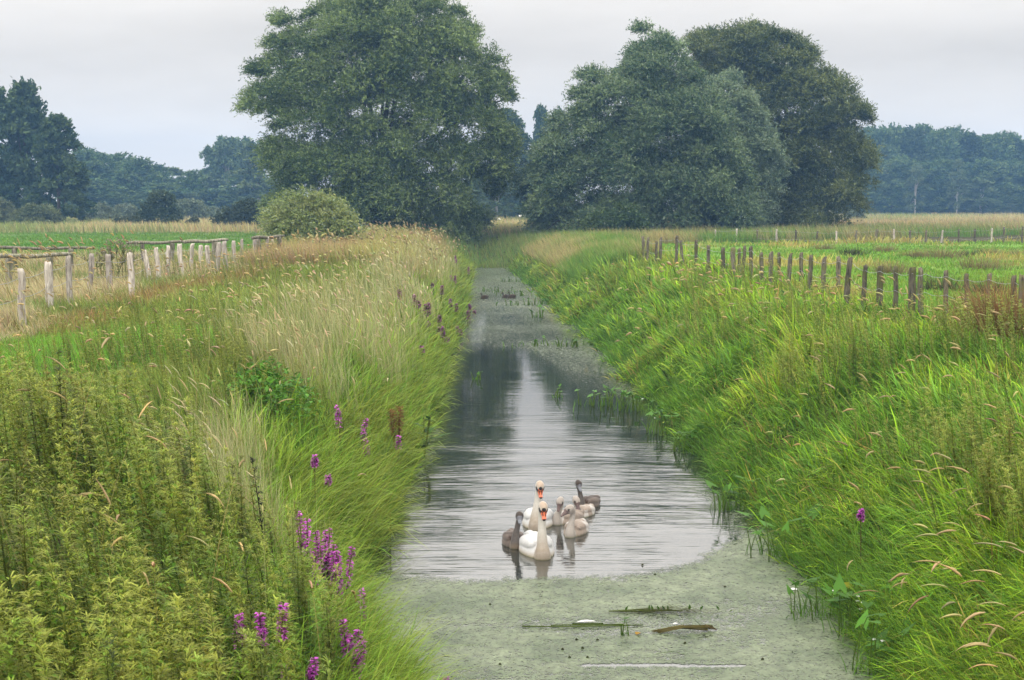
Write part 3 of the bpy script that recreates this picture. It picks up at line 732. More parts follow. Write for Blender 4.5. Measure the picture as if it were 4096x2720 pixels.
plant_many(NET, X, Y, (.72+.4*rng.random(N))*(.8+.4*fbm(X*.9, Y*.9, 94)), vary(mixc((.62, .80, .66), (1.12, 1.05, .88), tone), N, .3, .08)*np.where(rng.random((N, 1)) < .12, .5, 1.0), mb)
spots = [(1180, 1330, 1.9, 160), (980, 1300, 1.8, 90), (1450, 1040, 3.5, 130), (900, 1010, 2.2, 90), (1250, 1060, 3.0, 100), (640, 1020, 2.0, 50), (860, 1560, .8, 40), (1090, 1420, 1.0, 60), (560, 1230, 1.2, 60), (420, 1290, .8, 40), (700, 1330, 1.0, 50), (840, 1250, 1.4, 70), (60, 1380, .5, 30)]
for (px, py, r_, n) in spots:
    c = hit(px, py, .8)
    X = c[0]+rng.normal(0, r_*.5, n); Y = c[1]+rng.normal(0, r_, n)
    k = (XL(Y)-X > .5); X, Y = X[k], Y[k]
    plant_many(NET, X, Y, .5+.35*rng.random(len(X)), vary((.8, .8, .7), len(X), .12, .05), mb)
tag(mb.build('nettles', M_leaf), 'thick bed of olive green nettles with hanging tassels on the near bank', 'nettles', kind='stuff')
mb = MB()
X, Y = scatter(1500, lambda Y: (XR(Y)+1.2, np.minimum(FENR(Y), .41*Y+1)), (9, 60), 1.1, lambda X, Y: .04+.96*sstep(.53, .62, fbm(X*.45, Y*.28, 86)))
N = len(X); plant_many(NET, X, Y, .65+.35*rng.random(N), vary((1.0, .98, .9), N, .18, .06), mb)
for (px, py, r_, n) in [(2480, 1080, 1.0, 40), (3000, 1270, 1.2, 50), (3900, 1640, .8, 26), (3960, 1960, .5, 16), (3300, 1420, 1.2, 45), (2800, 1250, 1.4, 40)]:
    c = hit(px, py, .8)
    X = c[0]+rng.normal(0, r_*.5, n); Y = c[1]+rng.normal(0, r_, n)
    k = X-XR(Y) > .8; X, Y = X[k], Y[k]
    plant_many(NET, X, Y, .75+.35*rng.random(len(X)), vary((.85, .85, .8), len(X), .15, .05), mb)
tag(mb.build('bank_weeds', M_leaf), 'olive weeds and nettles scattered through the lush grass below the mossy fence', 'weeds', kind='stuff')

# ------------------------------------------------------------------ loosestrife
def loosestrife(px, py, n, spread, label, h=1.0, sl_=.30, seed=0, lean=0.0, dull=0.0):
    c = hit(px, py, h-.15)
    g = np.random.default_rng(500+seed)
    root = empty('purple_loosestrife', c)
    tag(root, label, 'wildflower', 'purple loosestrife on the banks')
    if c[1] > 18: n = max(1, int(n*.65))
    st = MB()
    lodk = float(np.clip(c[1]/11, 1.15, 3.2))
    for k in range(n):
        ox, oy = g.normal(0, spread), g.normal(0, spread*.8)
        H = h*g.uniform(.82, 1.12); bz = float(ground(c[0]+ox, c[1]+oy)-c[2])-.03
        tx = ox+lean*H+g.normal(0, .05); ty = oy+g.normal(0, .05)
        t = np.linspace(0, 1, 6); pts = np.stack([ox+(tx-ox)*t**1.5, oy+(ty-oy)*t**1.5, bz+H*t], -1)
        tube(st, pts, np.linspace(.006, .003, 6)*lodk, 4, (.16, .10, .06))
        nl = 16; f = np.linspace(.15, .72, nl); P = np.stack([np.interp(f, t, pts[:, i]) for i in range(3)], -1)
        a = np.arange(nl)*PI/2+g.normal(0, .3, nl)
        leafquads(P, np.stack([np.cos(a), np.sin(a), np.full(nl, .35)], -1), np.tile([[0, 0, 1.]], (nl, 1)), .085*(.7+.5*g.random(nl)), .02*lodk, np.array([.11, .15, .04])*g.uniform(.7, 1.2, (nl, 1)), st)
        sp = MB(); m = 120
        f = 1-sl_*g.random(m)**.8; P = np.stack([np.interp(f, t, pts[:, i]) for i in range(3)], -1)
        a = g.random(m)*6.28; rad = .018*np.interp(f, [1-sl_, 1-sl_*.6, 1], [.9, 1.2, .35])*lodk**.6
        out = np.stack([np.cos(a), np.sin(a), g.uniform(-.2, .6, m)], -1)
        col = np.array([[.60, .12, .58]])*g.uniform(.6, 1.35, (m, 1))*float(np.interp(c[1], [18, 35], [1, .62]))
        col = np.where(g.random((m, 1)) < .25+dull, np.array([[.16, .07, .10]]), col)
        leafquads(P+out*rad[:, None]*.5, out, np.tile([[0, 0, 1.]], (m, 1)), 
                  .032*lodk**.7, .024*lodk**.7, col, sp)
        sp.build('flower_spike', M_petal, root)
    st.build('leafy_stems', M_leaf, root)
loosestrife(1330, 2240, 17, .11, 'broad magenta loosestrife clump with many spikes beside the duckweed edge', .95, .36, 1)
loosestrife(1400, 2560, 5, .07, 'magenta loosestrife with darker spikes lowest on the bank at the duckweed edge', .8, .34, 2)
loosestrife(965, 2545, 1, .02, 'lone violet loosestrife spike among nettles at the bottom edge, farthest from the water', .95, .22, 3)
loosestrife(1075, 2530, 2, .035, 'pair of magenta loosestrife spikes with dark stems between nettles at the bottom edge', .95, .22, 4)
loosestrife(1160, 2620, 2, .03, 'short magenta loosestrife spikes beside a rust coloured grass leaf at the bottom', .8, .25, 5)
loosestrife(1730, 2640, 1, .02, 'thin dark loosestrife spike leaning out over the duckweed', .6, .22, 6, .25)
loosestrife(1440, 1730, 6, .12, 'drooping magenta loosestrife clump in long grass left of the rusty dock', .9, .34, 7)
loosestrife(1577, 1780, 2, .03, 'slender pink loosestrife right below the rusty dock', .75, .25, 8)
loosestrife(1258, 1865, 1, .02, 'single small magenta loosestrife head on a dark branching stem amid nettles', 1.0, .14, 9)
loosestrife(1318, 1897, 1, .02, 'single pale violet loosestrife tip in green grass above the water', .95, .16, 10)
loosestrife(1705, 1240, 11, .3, 'wide dark purple loosestrife clump at the top of the bank in straw grass', 1.0, .32, 11, dull=.35)
loosestrife(1765, 1330, 7, .22, 'loosestrife clump with bright magenta tips low above the dark water', .9, .30, 12, dull=.15)
loosestrife(1800, 1205, 9, .3, 'dense purple loosestrife with dark foliage hanging over the bank edge', 1.0, .30, 13, dull=.3)
loosestrife(1822, 1120, 6, .3, 'pale violet loosestrife in yellow grass halfway along the far bank', 1.0, .32, 14, dull=.15)
loosestrife(1838, 1050, 9, .35, 'farthest loosestrife clump, faded violet, near the end of the water', 1.05, .38, 15, dull=.1)
loosestrife(1868, 1190, 4, .2, 'small loosestrife tuft right at the water edge near the ducks', .8, .3, 16, dull=.2)
loosestrife(3452, 2040, 1, .02, 'only loosestrife spike on the lush grass bank opposite', .95, .16, 17)
loosestrife(1855, 1280, 4, .15, 'few thin loosestrife spikes reaching over the shaded water edge', .8, .3, 18, dull=.25)
loosestrife(1690, 1400, 2, .06, 'single dark magenta loosestrife spike low in the straw grass', .8, .22, 19)

# ------------------------------------------------------------------ waterside plants
def arrowhead(loc, n, r_, h, label, flowers=0, seed=0, yscale=.6):
    g = np.random.default_rng(900+seed);     lodk = float(np.clip(loc[1]/16, 1, 3))
    st = MB(); lf = st; h = h*1.15; loc = np.array(loc)-np.array([.12 if loc[0] > 2 else 0, 0, 0]); h = h*float(np.interp(loc[1], [18, 34], [1, .6])); nbf = 4 if loc[1] < 20 else 2
    for k in range(n):
        o_ = np.array([g.normal(0, r_), g.normal(0, r_*yscale), -.03]); H = h*g.uniform(.5, 1.15); a = g.random()*6.28; b = g.uniform(.1, .5)*H
        t = np.linspace(0, 1, 5)
        pts = o_+np.stack([b*t**2*math.cos(a), b*t**2*math.sin(a), (H+.03)*t], -1)
        tube(st, pts, np.linspace(.007, .004, 5)*lodk, 4, (.12, .17, .04))
        s = g.uniform(.10, .17)*h/.38; d = np.array([math.cos(a), math.sin(a), g.uniform(-.3, .9)]); d /= np.linalg.norm(d)
        sd = np.cross(d, [0, 0, 1.]); sd /= np.linalg.norm(sd); T = pts[-1]; wd = s*.30*lodk**.5
        c = np.array([.075, .165, .03])*g.uniform(.7, 1.6)
        V_ = np.array([T, T-d*s*.45+sd*wd*1.0, T+sd*wd+d*s*.1, T+d*s, T-sd*wd+d*s*.1, T-d*s*.45-sd*wd])
        lf.add(V_, [(0, 1, 2, 3), (0, 3, 4, 5)], c)
    nb = n*nbf
    P = np.stack([g.normal(0, r_, nb), g.normal(0, r_*yscale, nb), np.full(nb, -.03)], -1)
    V_, Q_, c_, _ = blades(P, h*g.uniform(.4, 1.0, nb), .012*lodk, g.random(nb)*6.28, g.uniform(0, .4, nb), g.uniform(.1, .9, nb), (.10, .19, .035), (.15, .26, .05), 3)
    st.add(V_, Q_, c_)
    root = st.build('arrowhead_plant', M_leaf, None, loc); tag(root, label, 'water plant', 'arrowhead plants at the water edge')
    for q_ in range(flowers):
        fm = MB(); a = g.random()*6.28+np.arange(3)*2.09; P = np.tile([g.normal(0, r_*.8), g.normal(0, r_*.4), g.uniform(.5, 1.0)*h], (3, 1))
        leafquads(P, np.stack([np.cos(a), np.sin(a), np.full(3, .4)], -1), np.tile([[0, 0, 1.]], (3, 1)), .032, .034, (.75, .75, .72), fm)
        fm.build('flower', M_petal, root)
AR = [(2230, 1590, 4, .07, .32, 'lone arrowhead sprig standing out in the bright water below the tree gap', 0),
      (2440, 1622, 16, .28, .42, 'large arrowhead clump with broad dark leaves reaching into the water', 0),
      (2545, 1640, 14, .25, .45, 'arrowhead clump against the grass, joined to the largest clump', 1),
      (2690, 1735, 12, .2, .5, 'upright arrowhead clump with tall blades at the grass edge midway to the swans', 1),
      (2790, 1805, 12, .2, .42, 'pale leaved arrowhead patch under the bank just before the ripples end', 0),
      (2960, 2040, 12, .13, .42, 'compact arrowhead tuft in duckweed level with the cygnets', 0),
      (3180, 2225, 16, .22, .42, 'arrowhead patch with bare upright stalk beside the front swan', 0),
      (3330, 2235, 10, .18, .34, 'arrowhead leaves lying under the bank grass right of the bare stalk', 0),
      (3310, 2470, 12, .16, .33, 'arrowhead tuft leaning out below the yellow leaf', 0),
      (3470, 2540, 14, .16, .42, 'arrowhead with small white flowers at the bank foot', 5),
      (3560, 2690, 14, .16, .42, 'bottommost arrowhead clump with large pale leaves at the frame edge', 2),
      (2185, 1382, 14, .5, .34, 'low arrowhead row stretching from the bank into the far water', 0),
      (2300, 1385, 10, .3, .36, 'arrowhead tuft tight against the bank at the end of the low row', 0),
      (2120, 1222, 14, .6, .36, 'far arrowhead row just nearer than the paired ducks', 0),
      (2190, 1218, 10, .3, .5, 'rounded arrowhead clump at the bank near the paired ducks', 0),
      (1960, 1167, 14, .9, .34, 'thin arrowhead line crossing the water behind the ducks', 0),
      (2070, 1183, 9, .4, .4, 'arrowhead tuft behind the paired ducks at the bank', 0),
      (1908, 1518, 4, .06, .3, 'single arrowhead with one upright leaf under the straw bank', 0),
      (2050, 1127, 8, .5, .34, 'farthest arrowhead tuft on pale water', 0),
      (2170, 1270, 5, .15, .55, 'sparse upright green blades standing alone in the far water', 0)]
for k, (px, py, n, r_, h, lab, fl) in enumerate(AR):
    p_ = onplane(px, py, 0); p_[2] = 0
    arrowhead(p_, n, r_, h, lab, fl, k)

# dock with rusty panicle and broad leaves
c = hit(1590, 1690, .9); root = empty('dock_plant', c)
tag(root, 'dock with rust brown seed panicle rising from the sedge', 'wild plant')
g = np.random.default_rng(5); st = MB(); pn = MB(); lf = MB()
for k in range(4):
    tx, ty = g.normal(0, .09, 2); t = np.linspace(0, 1, 6); pts = np.stack([tx*t, ty*t, 1.15*t*g.uniform(.85, 1.05)], -1)
    tube(st, pts, np.linspace(.01, .004, 6), 5, (.25, .12, .06))
    m = 150; f = g.uniform(.62, 1, m); P = np.stack([np.interp(f, t, pts[:, i]) for i in range(3)], -1); a = g.random(m)*6.28
    out = np.stack([np.cos(a), np.sin(a), g.uniform(-.2, .7, m)], -1)
    leafquads(P+out*.05*g.random((m, 1)), out, np.tile([[0, 0, 1.]], (m, 1)), .035, .028, np.array([.27, .12, .05])*g.uniform(.6, 1.3, (m, 1)), pn); pn.build('seed_panicle', M_dry, root); pn = MB()
for k in range(14):
    a = g.random()*6.28; d = np.array([[math.cos(a), math.sin(a), g.uniform(-.2, .6)]])
    leafquads(np.array([[.1*math.cos(a), .1*math.sin(a), g.uniform(.1, .6)]]), d, np.array([[0, 0, 1.]]), g.uniform(.25, .4), .09, np.array([.06, .12, .03])*g.uniform(.8, 1.2), lf, .1)
st.build('stems', M_leaf, root); lf.build('leaves', M_leaf, root)
c = onplane(1720, 1840, 0); c[0] -= .1; root = empty('water_dock', c)
tag(root, 'broad dark leaved water dock leaning over the water edge below the rusty dock', 'wild plant')
lf = MB(); st = MB()
for k in range(22):
    a = g.normal(-.3, 1.1); H = g.uniform(.1, .75); d = np.array([[math.cos(a), math.sin(a), g.uniform(-.2, .9)]])
    leafquads(np.array([[g.normal(0, .12), g.normal(0, .12), H]]), d, np.array([[0, 0, 1.]]), g.uniform(.22, .4), .085, np.array([.055, .11, .025])*g.uniform(.7, 1.4), lf, .1)
for k in range(5):
    t = np.linspace(0, 1, 5); a = g.normal(0, 1); tube(st, np.stack([.15*t*math.cos(a), .15*t*math.sin(a), .75*t], -1), .008, 5, (.14, .15, .05))
lf.build('leaves', M_leaf, root); st.build('stems', M_leaf, root)

# thistle gone to seed
c = hit(470, 1010, 1.05); root = empty('thistle', c)
tag(root, 'branching thistle with fluffy whitish seed heads by the pale fence posts', 'wild plant')
st = MB(); hd = MB(); lf = MB(); g = np.random.default_rng(15)
for k in range(20):
    ox = g.normal(0, .35); H = g.uniform(.85, 1.4); t = np.linspace(0, 1, 5); tx = ox+g.normal(0, .15); ty = g.normal(0, .2)
    pts = np.stack([ox+(tx-ox)*t, ty*t, H*t], -1); tube(st, pts, .007, 4, (.16, .15, .07))
    for q in range(7):
        p_ = pts[-1]+np.array([g.normal(0, .12), g.normal(0, .1), g.normal(0, .09)]); m = 14; v = unit(g.normal(0, 1, (m, 3)))
        tube(st, [pts[3], p_], .004, 3, (.16, .15, .07))
        leafquads(np.tile(p_, (m, 1)), v, np.tile([[.1, .2, 1.]], (m, 1)), .045, .03, np.array([.50, .43, .36])*g.uniform(.7, 1.2, (m, 1)), hd)
    m = 14; f = g.uniform(.1, .9, m); P = np.stack([np.interp(f, t, pts[:, i]) for i in range(3)], -1); a = g.random(m)*6.28
    leafquads(P, np.stack([np.cos(a), np.sin(a), np.full(m, .3)], -1), np.tile([[0, 0, 1.]], (m, 1)), .13, .03, (.10, .14, .06), lf)
st.build('stems', M_leaf, root); hd.build('seed_heads', M_dry, root); lf.build('leaves', M_leaf, root)

# leafy bright herb patch on the left bank
c = hit(1010, 1480, .6); mb = MB(); g = np.random.default_rng(16); m = 1500
u = unit(g.normal(0, 1, (m, 3))); u[:, 2] = np.abs(u[:, 2]); rr = (.35+.65*g.random((m, 1)))*(.6+.8*fbm(u[:, 0]*2+3, u[:, 1]*2, 88))[:, None]
P = u*rr*np.array([.85, 1.4, .7]); a = g.random(m)*6.28
leafquads(P, np.stack([np.cos(a), np.sin(a), g.normal(.1, .3, m)], -1)+u*.5, np.tile([[0, 0, 1.]], (m, 1)), .12, .06, np.array([.10, .22, .03])*g.uniform(.5, 1.4, (m, 1)), mb)
o_ = mb.build('leafy_bush', M_leaf, None, c); tag(o_, 'low bright green leafy bush in the grass below the pale fence', 'bush')

# heap of dead brown grass beside the right hand posts, rush tufts in the meadow
def tuft(name, px, py, h, n, r_, c0, label, cat, group=None, wide=.012, Y=None):
    c = hit(px, py, 0) if Y is None else np.array([at(px, py, Y)[0], Y, float(ground(at(px, py, Y)[0], Y))])
    P = np.stack([rng.normal(0, r_*.5, n), rng.normal(0, r_*.5, n), np.full(n, -.04)], -1)
    col = vary(c0, n, .25)
    V_, Q_, c_, _ = blades(P, h*(.5+.6*rng.random(n)), wide*np.ones(n), np.arctan2(P[:, 1], P[:, 0])+rng.normal(0, .6, n), .15+.25*rng.random(n), rng.normal(.7, .4, n), col*.7, col*1.1, 4)
    mb = MB(); mb.add(V_, Q_, c_)
    return tag(mb.build(name, M_dry, None, c), label, cat, group)
tuft('dead_grass_heap', 4062, 1190, 1.35, 2200, .8, (.30, .17, .08), 'heap of dead rusty brown grass leaning on the last mossy posts', 'grass heap', Y=24.5)
RT = [(3770, 1035, .8, 'widest rush tuft in the meadow, pale brown with dark core'), (3875, 1030, .55, 'small dark brown rush tuft just right of the widest one'), (3960, 1022, .6, 'low greenish rush tuft right of the dark brown tuft'),
      (4060, 1025, .5, 'greenish rush tuft nearest the frame edge beyond the mossy fence'), (3660, 1030, .55, 'brown rush tuft left of the widest one'), (3540, 1010, .6, 'beige rush tuft in the middle of the grazed meadow'),
      (3410, 1020, .55, 'dark topped rush tuft beside the tilted grey post'), (3930, 1080, .8, 'broad straw coloured grass tuft low in the meadow'), (3560, 1100, .7, 'reddish brown tuft just behind the mossy posts'),
      (3760, 1170, .7, 'dark weed tuft between two mossy posts'), (3950, 1180, .6, 'dark green weed tuft behind the mossy posts near the frame edge'), (3300, 1000, .5, 'small straw tuft near the tilted posts')]
for k, (px, py, h, lab) in enumerate(RT):
    dark = k in (1, 6, 9, 10); tuft('rush_tuft', px, py, h, 320, .9 if k in (0, 7) else .55, (.10, .11, .045) if dark else (.30, .24, .12), lab, 'rush tuft', 'rush tufts in the grazed meadow', .02)

# ------------------------------------------------------------------ things floating on the duckweed
def floatpos(px, py, z=.012):
    p_ = onplane(px, py, 0); p_[2] = z; return p_
g = np.random.default_rng(33)
c = floatpos(2640, 2450); mb = MB(); n = 700
P = np.stack([g.normal(.05, .22, n), g.normal(0, .035, n), np.full(n, 0.0)], -1)
P[:, 2] = np.maximum(0, .05*np.exp(-((P[:, 0]-.12)/.17)**2)*g.random(n))
V_, Q_, c_, _ = blades(P, .03+.07*g.random(n), .006, g.normal(0, .4, n)+PI*(g.random(n) < .5), g.uniform(.8, 1.6, n), .3, np.array([.09, .075, .03])*g.uniform(.5, 1.5, (n, 1)), np.array([.10, .12, .035])*g.uniform(.6, 1.4, (n, 1)), 2)
mb.add(V_, Q_, c_)
for k in range(10):
    x = g.normal(0, .25); a = g.random()*6.28
    leafquads(np.array([[x, 0, .01]]), np.array([[math.cos(a)*.5, .2*math.sin(a), .8]]), np.array([[.2, 1., 0]]), .07, .025, np.array([.07, .13, .025]), mb)
for k in range(6):
    x = g.uniform(-.55, -.1); tube(mb, [[x, g.normal(0, .02), .006], [x+.35, g.normal(0, .03), .014]], .006, 4, (.11, .12, .04))
tag(mb.build('weed_raft', M_leaf, None, c), 'dark matted raft of waterweed with green sprigs floating on duckweed', 'waterweed')
c = floatpos(2790, 2528); mb = MB()
for k in range(9):
    a0 = np.array([-.36-.12*g.random(), g.normal(-.03, .025), .004]); b0 = np.array([.10+.06*g.random(), g.normal(.02, .02), .05*g.random()]); m_ = (a0+b0)/2+np.array([0, 0, .03])
    tube(mb, [a0, m_, b0], [.004, .008, .010], 5, np.array([.17, .14, .055])*g.uniform(.6, 1.3))
for k in range(5):
    tube(mb, [[.08, .02, .05], [.14, g.normal(.02, .03), .03], [.2, g.normal(.01, .04), 0]], [.012, .008, .003], 5, (.14, .10, .04))
tube(mb, [[.05, 0, .04], [-.04, .03, .12], [-.02, .05, .14]], .003, 4, (.1, .14, .04))
tag(mb.build('reed_bundle', M_dry, None, c), 'broken bundle of brown reed stalks floating below the weed raft', 'reed stalks')
c = floatpos(2330, 2508); mb = MB()
for k in range(3):
    y = k*.03; tube(mb, [[-.62+.3*k, y, 0], [-.1, y+.02*g.normal(), .008], [.62-.2*k, y+.015, 0]], .006, 4, np.array([.12, .15, .035])*(1-.15*k))
tag(mb.build('floating_stem', M_leaf, None, c), 'long thin green stem lying flat on the duckweed', 'plant stem')
p_ = floatpos(2500, 2540, 0); arrowhead(p_, 3, .03, .14, 'small arrowhead sprout alone on the duckweed beside an orange leaf', 0, 60)
def flatleaf(name, px, py, ln, wd, col, label, cat, az=0.0, tilt=.15, group=None, mat=None):
    mb = MB(); t = np.linspace(0, 1, 9); wv_ = np.sin(t*PI)**.7*wd*.5; n = len(t)
    top = np.stack([t*ln-ln/2, wv_, .10*ln*np.sin(t*PI)*tilt+.01+0*t], -1); bot = top*np.array([1, -1, 1]); mid = top*np.array([1, 0, 1])+np.array([0, 0, -.1*wd])
    V_ = np.concatenate([top, mid, bot]); i = np.arange(n-1)
    Q_ = np.concatenate([np.stack([i, i+1, n+i+1, n+i], -1), np.stack([n+i, n+i+1, 2*n+i+1, 2*n+i], -1)])
    mb.add(V_, Q_, col)
    o_ = mb.build(name, mat or M_leaf, None, floatpos(px, py, .006)); o_.rotation_euler = (0, 0, az)
    return tag(o_, label, cat, group)
flatleaf('feather', 2345, 2492, .20, .055, (.8, .8, .78), 'white swan feather lying on the duckweed above the long stem', 'feather', .1, .5, 'feathers on the duckweed', M_petal)
flatleaf('feather', 2702, 2500, .07, .04, (.7, .7, .68), 'small grey white feather between weed raft and reed bundle', 'feather', .6, .5, 'feathers on the duckweed', M_petal)
flatleaf('feather', 3178, 2362, .09, .09, (.8, .8, .78), 'round white feather near the far bank side of the duckweed', 'feather', .4, .5, 'feathers on the duckweed', M_petal)
o_ = flatleaf('fallen_leaf', 2552, 2540, .08, .06, (.42, .2, .03), 'curled orange brown leaf on the duckweed', 'leaf', 1.0, 1.5)
c = floatpos(3425, 2440, .22); mb = MB()
leafquads(np.array([[0, 0, 0.]]), np.array([[-.8, -.3, .45]]), np.array([[0, -.5, 1.]]), .24, .13, (.55, .42, .08), mb, .1)
tube(mb, [[.08, .04, -.25], [.03, .02, -.1], [0, 0, 0]], .005, 4, (.3, .3, .08))
tag(mb.build('yellow_leaf', M_leaf, None, c), 'large yellowed arrowhead leaf standing by the bank foot', 'leaf')
for k, (px, py, ln, az, lab) in enumerate([(2430, 2345, .25, .1, 'fine dark grass blade afloat above the weed raft'), (2925, 2450, .08, .9, 'short dark twig afloat right of the weed raft'), (1705, 2490, .07, .6, 'small dark green leaf afloat near the loosestrife'), (1738, 2555, .12, -.5, 'curved green leaf afloat below the small dark leaf'),
        (2285, 2440, .07, .3, 'tiny bent green leaf afloat left of the weed raft'), (2110, 2500, .16, .7, 'thin slanting stem afloat left of the long stem'), (2680, 2630, .4, .02, 'pale thin stem afloat along the clear streak')]):
    flatleaf('leaf_fragment', px, py, ln, .018, (.07, .10, .03), lab, 'leaf', az, 1.0, 'leaf scraps on the duckweed')
mb = MB()
for (px, py) in ((2278, 2632), (2390, 2563), (2306, 2561), (2330, 2595), (3050, 2640), (2350, 2632), (2620, 2300), (2570, 2262), (2250, 2600), (2740, 2575), (1960, 2420), (2000, 2660), (2900, 2350)):
    c = floatpos(px, py, .006); tube(mb, c+np.array([[-.014, 0, 0], [0, .002, .008], [.014, 0, 0]]), [.004, .012, .004], 5, (.05, .045, .02))
tag(mb.build('floating_specks', M_leaf), 'scattered dark specks of debris on the duckweed', 'debris', kind='stuff')

# ------------------------------------------------------------------ fences
def post_mesh(name, h, r_, mat, lean=(0, 0), seed=0, cut=.0):
    g = np.random.default_rng(seed); n = 10; lv = np.array([-.25, .0, .18, .38, .58, .78, .93, 1.0])*h
    th = np.linspace(0, 2*PI, n, endpoint=False); prof = 1+.16*g.normal(0, 1, n); kn = g.integers(2, 6)
    cx = np.cumsum(g.normal(0, .010, len(lv))); V_ = []
    for k, z in enumerate(lv):
        rr = r_*prof*(1.05-.12*k/7)*(1+.07*g.normal(0, 1, n))
        if k == kn: rr = rr*1.1
        if k == 7: rr = rr*.9
        top = (cut*np.cos(th+1)*r_+g.normal(0, .008, n)) if k >= 6 else 0
        V_.append(np.stack([cx[k]+rr*np.cos(th)+lean[0]*z, rr*np.sin(th)+lean[1]*z, z+top+0*th], -1))
    V_ = np.concatenate(V_); m = len(lv)
    V_ = np.concatenate([V_, V_[-n:].mean(0, keepdims=True)-np.array([[0, 0, .012]])])
    i = np.arange(m-1)[:, None]*n; j = np.arange(n)[None]; k = (j+1) % n
    Q_ = np.stack([i+j, i+k, i+n+k, i+n+j], -1).reshape(-1, 4); j = np.arange(n)
    T_ = np.stack([(m-1)*n+j, (m-1)*n+(j+1) % n, np.full(n, m*n)], -1)
    return mesh(name, V_, [Q_, T_], mat)
def wire(root, pts, name='wire', r_=.005):
    mb = MB(); P = []
    for a, b in zip(pts[:-1], pts[1:]):
        for t in (0, .33, .66): P.append(a+(b-a)*t-np.array([0, 0, .05*4*t*(1-t)]))
    P.append(pts[-1]); tube(mb, P, r_, 4); mb.build(name, M_wire, root)
def post_fence(label, posts, mat, r_, wires, seed, name='pasture_fence'):
    """posts: (px of the top, py of the top, visible post height m, lean x, note)"""
    root = empty(name, (0, 0, 0)); tag(root, label, 'fence'); tops = []
    for k, (px, py, h, lx, note) in enumerate(posts):
        if not note: lx = lx+random.uniform(-.05, .05); h = h*random.uniform(.94, 1.06)
        c = hit(px, py, h, 12)
        me = post_mesh('post', h, r_*random.uniform(.8, 1.15), mat, (lx, random.uniform(-.04, .04)), seed+k, random.uniform(0, .5))
        o_ = obj('post', me, root, (c[0]-lx*h, c[1], c[2])); o_.rotation_euler = (0, 0, random.uniform(0, 6.28)) if abs(lx) < .02 else (0, 0, 0)
        if note: o_['label'] = note
        tops.append(np.array([c[0], c[1], c[2]+h]))
    for dz in wires: wire(root, [t-np.array([0, .08, dz]) for t in tops])
    return root, tops
LP = [(-40, 1100, 1.2, 0, None), (82, 1074, 1.2, .02, 'pale straight post nearest the viewer with dark knots'), (190, 1047, 1.2, -.02, 'knobbly pale post with a swelling near its top'), (275, 1026, 1.22, -.05, None), (360, 1016, 1.15, .0, None), (437, 1016, 1.15, -.03, None),
      (513, 1012, 1.2, -.04, None), (578, 1002, 1.1, -.07, None), (620, 992, 1.1, -.06, None), (675, 984, 1.05, 0, 'dark rust coloured post'), (718, 975, 1.15, -.05, 'post with bark peeling off one side'), (770, 974, 1.1, .02, None), (800, 981, 1.0, 0, None), (832, 983, .95, -.05, None),
      (870, 968, 1.1, 0, None), (902, 966, 1.1, -.02, None), (936, 963, 1.1, -.02, None), (968, 957, 1.1, 0, None), (1020, 955, 1.1, 0, None), (1072, 950, 1.1, 0, None), (1090, 958, .9, 0, None), (1120, 957, .9, 0, None)]
post_fence('weathered pale fence of split wooden posts and barbed wire left of the ditch', LP, M_post, .075, (.18, .55), 200)
def rail_fence(label, segs, posts):
    root = empty('rail_fence', (0, 0, 0)); tag(root, label, 'fence')
    for (a, b, r_) in segs:
        A = at(*a); B = at(*b); mb = MB(); t = np.linspace(0, 1, 10)[:, None]; P = A+(B-A)*t; P[:, 2] += .02*np.sin(t[:, 0]*9)
        tube(mb, P, r_*np.linspace(1.1, .85, 10), 8, (1, 1, 1), .12); mb.build('rail', M_rail, root, smooth=True)
    for k, (px, py, Y, h) in enumerate(posts):
        P = at(px, py, Y); gz = float(ground(P[0], P[1])); hh = max(P[2]-gz, .3)
        obj('post', post_mesh('post', hh, .09, M_rail, (0, 0), 300+k), root, (P[0], P[1], gz))
rail_fence('low grey cattle pen of round log rails on stumps behind the pale fence', [((510, 972, 52), (745, 967, 51), .055), ((735, 968, 51), (912, 960, 52), .06), ((1010, 952, 55), (1135, 944, 58), .06), ((-60, 991, 46), (375, 993, 46), .05), ((-60, 1028, 38), (290, 1018, 40), .06)],
           [(570, 972, 52, 1), (690, 970, 51.5, 1), (862, 964, 52, 1), (1035, 951, 56, 1), (1115, 946, 57.5, 1), (55, 994, 46, 1), (280, 994, 46, 1), (30, 1027, 39, 1), (200, 1022, 39.7, 1)])
RP = [(4090, 1098, 1.1, 0, None), (4056, 1104, 1.1, .0, 'split grey double post beside the dead grass heap'), (3950, 1093, 1.1, -.03, None), (3866, 1095, 1.1, 0, None), (3783, 1083, 1.1, 0, None), (3697, 1072, 1.1, -.03, None), (3645, 1070, 1.1, 0, None), (3578, 1068, 1.1, 0, None), (3515, 1063, 1.1, -.03, None),
      (3457, 1060, 1.05, .0, 'thick mossy green post'), (3407, 1030, 1.2, .09, 'pale grey post tilted towards the meadow'), (3352, 1027, 1.1, 0, None), (3294, 1030, 1.1, .0, None), (3247, 1022, 1.1, 0, None), (3200, 1010, 1.15, 0, None), (3162, 1016, 1.1, 0, None), (3118, 1010, 1.1, 0, None),
      (3093, 1008, 1.1, 0, None), (3042, 1012, 1.05, 0, None), (3004, 986, 1.2, -.03, None), (2977, 983, 1.2, 0, None), (2956, 994, 1.1, 0, None), (2928, 990, 1.1, 0, None), (2898, 990, 1.1, .04, 'bent pale post'), (2830, 982, 1.15, -.06, None), (2785, 960, 1.3, 0, None), (2727, 962, 1.2, -.06, None), (2708, 944, 1.3, 0, None),
      (2640, 948, 1.2, 0, None), (2618, 962, 1.1, .03, None), (2590, 950, 1.2, 0, None), (2575, 946, 1.2, 0, None)]
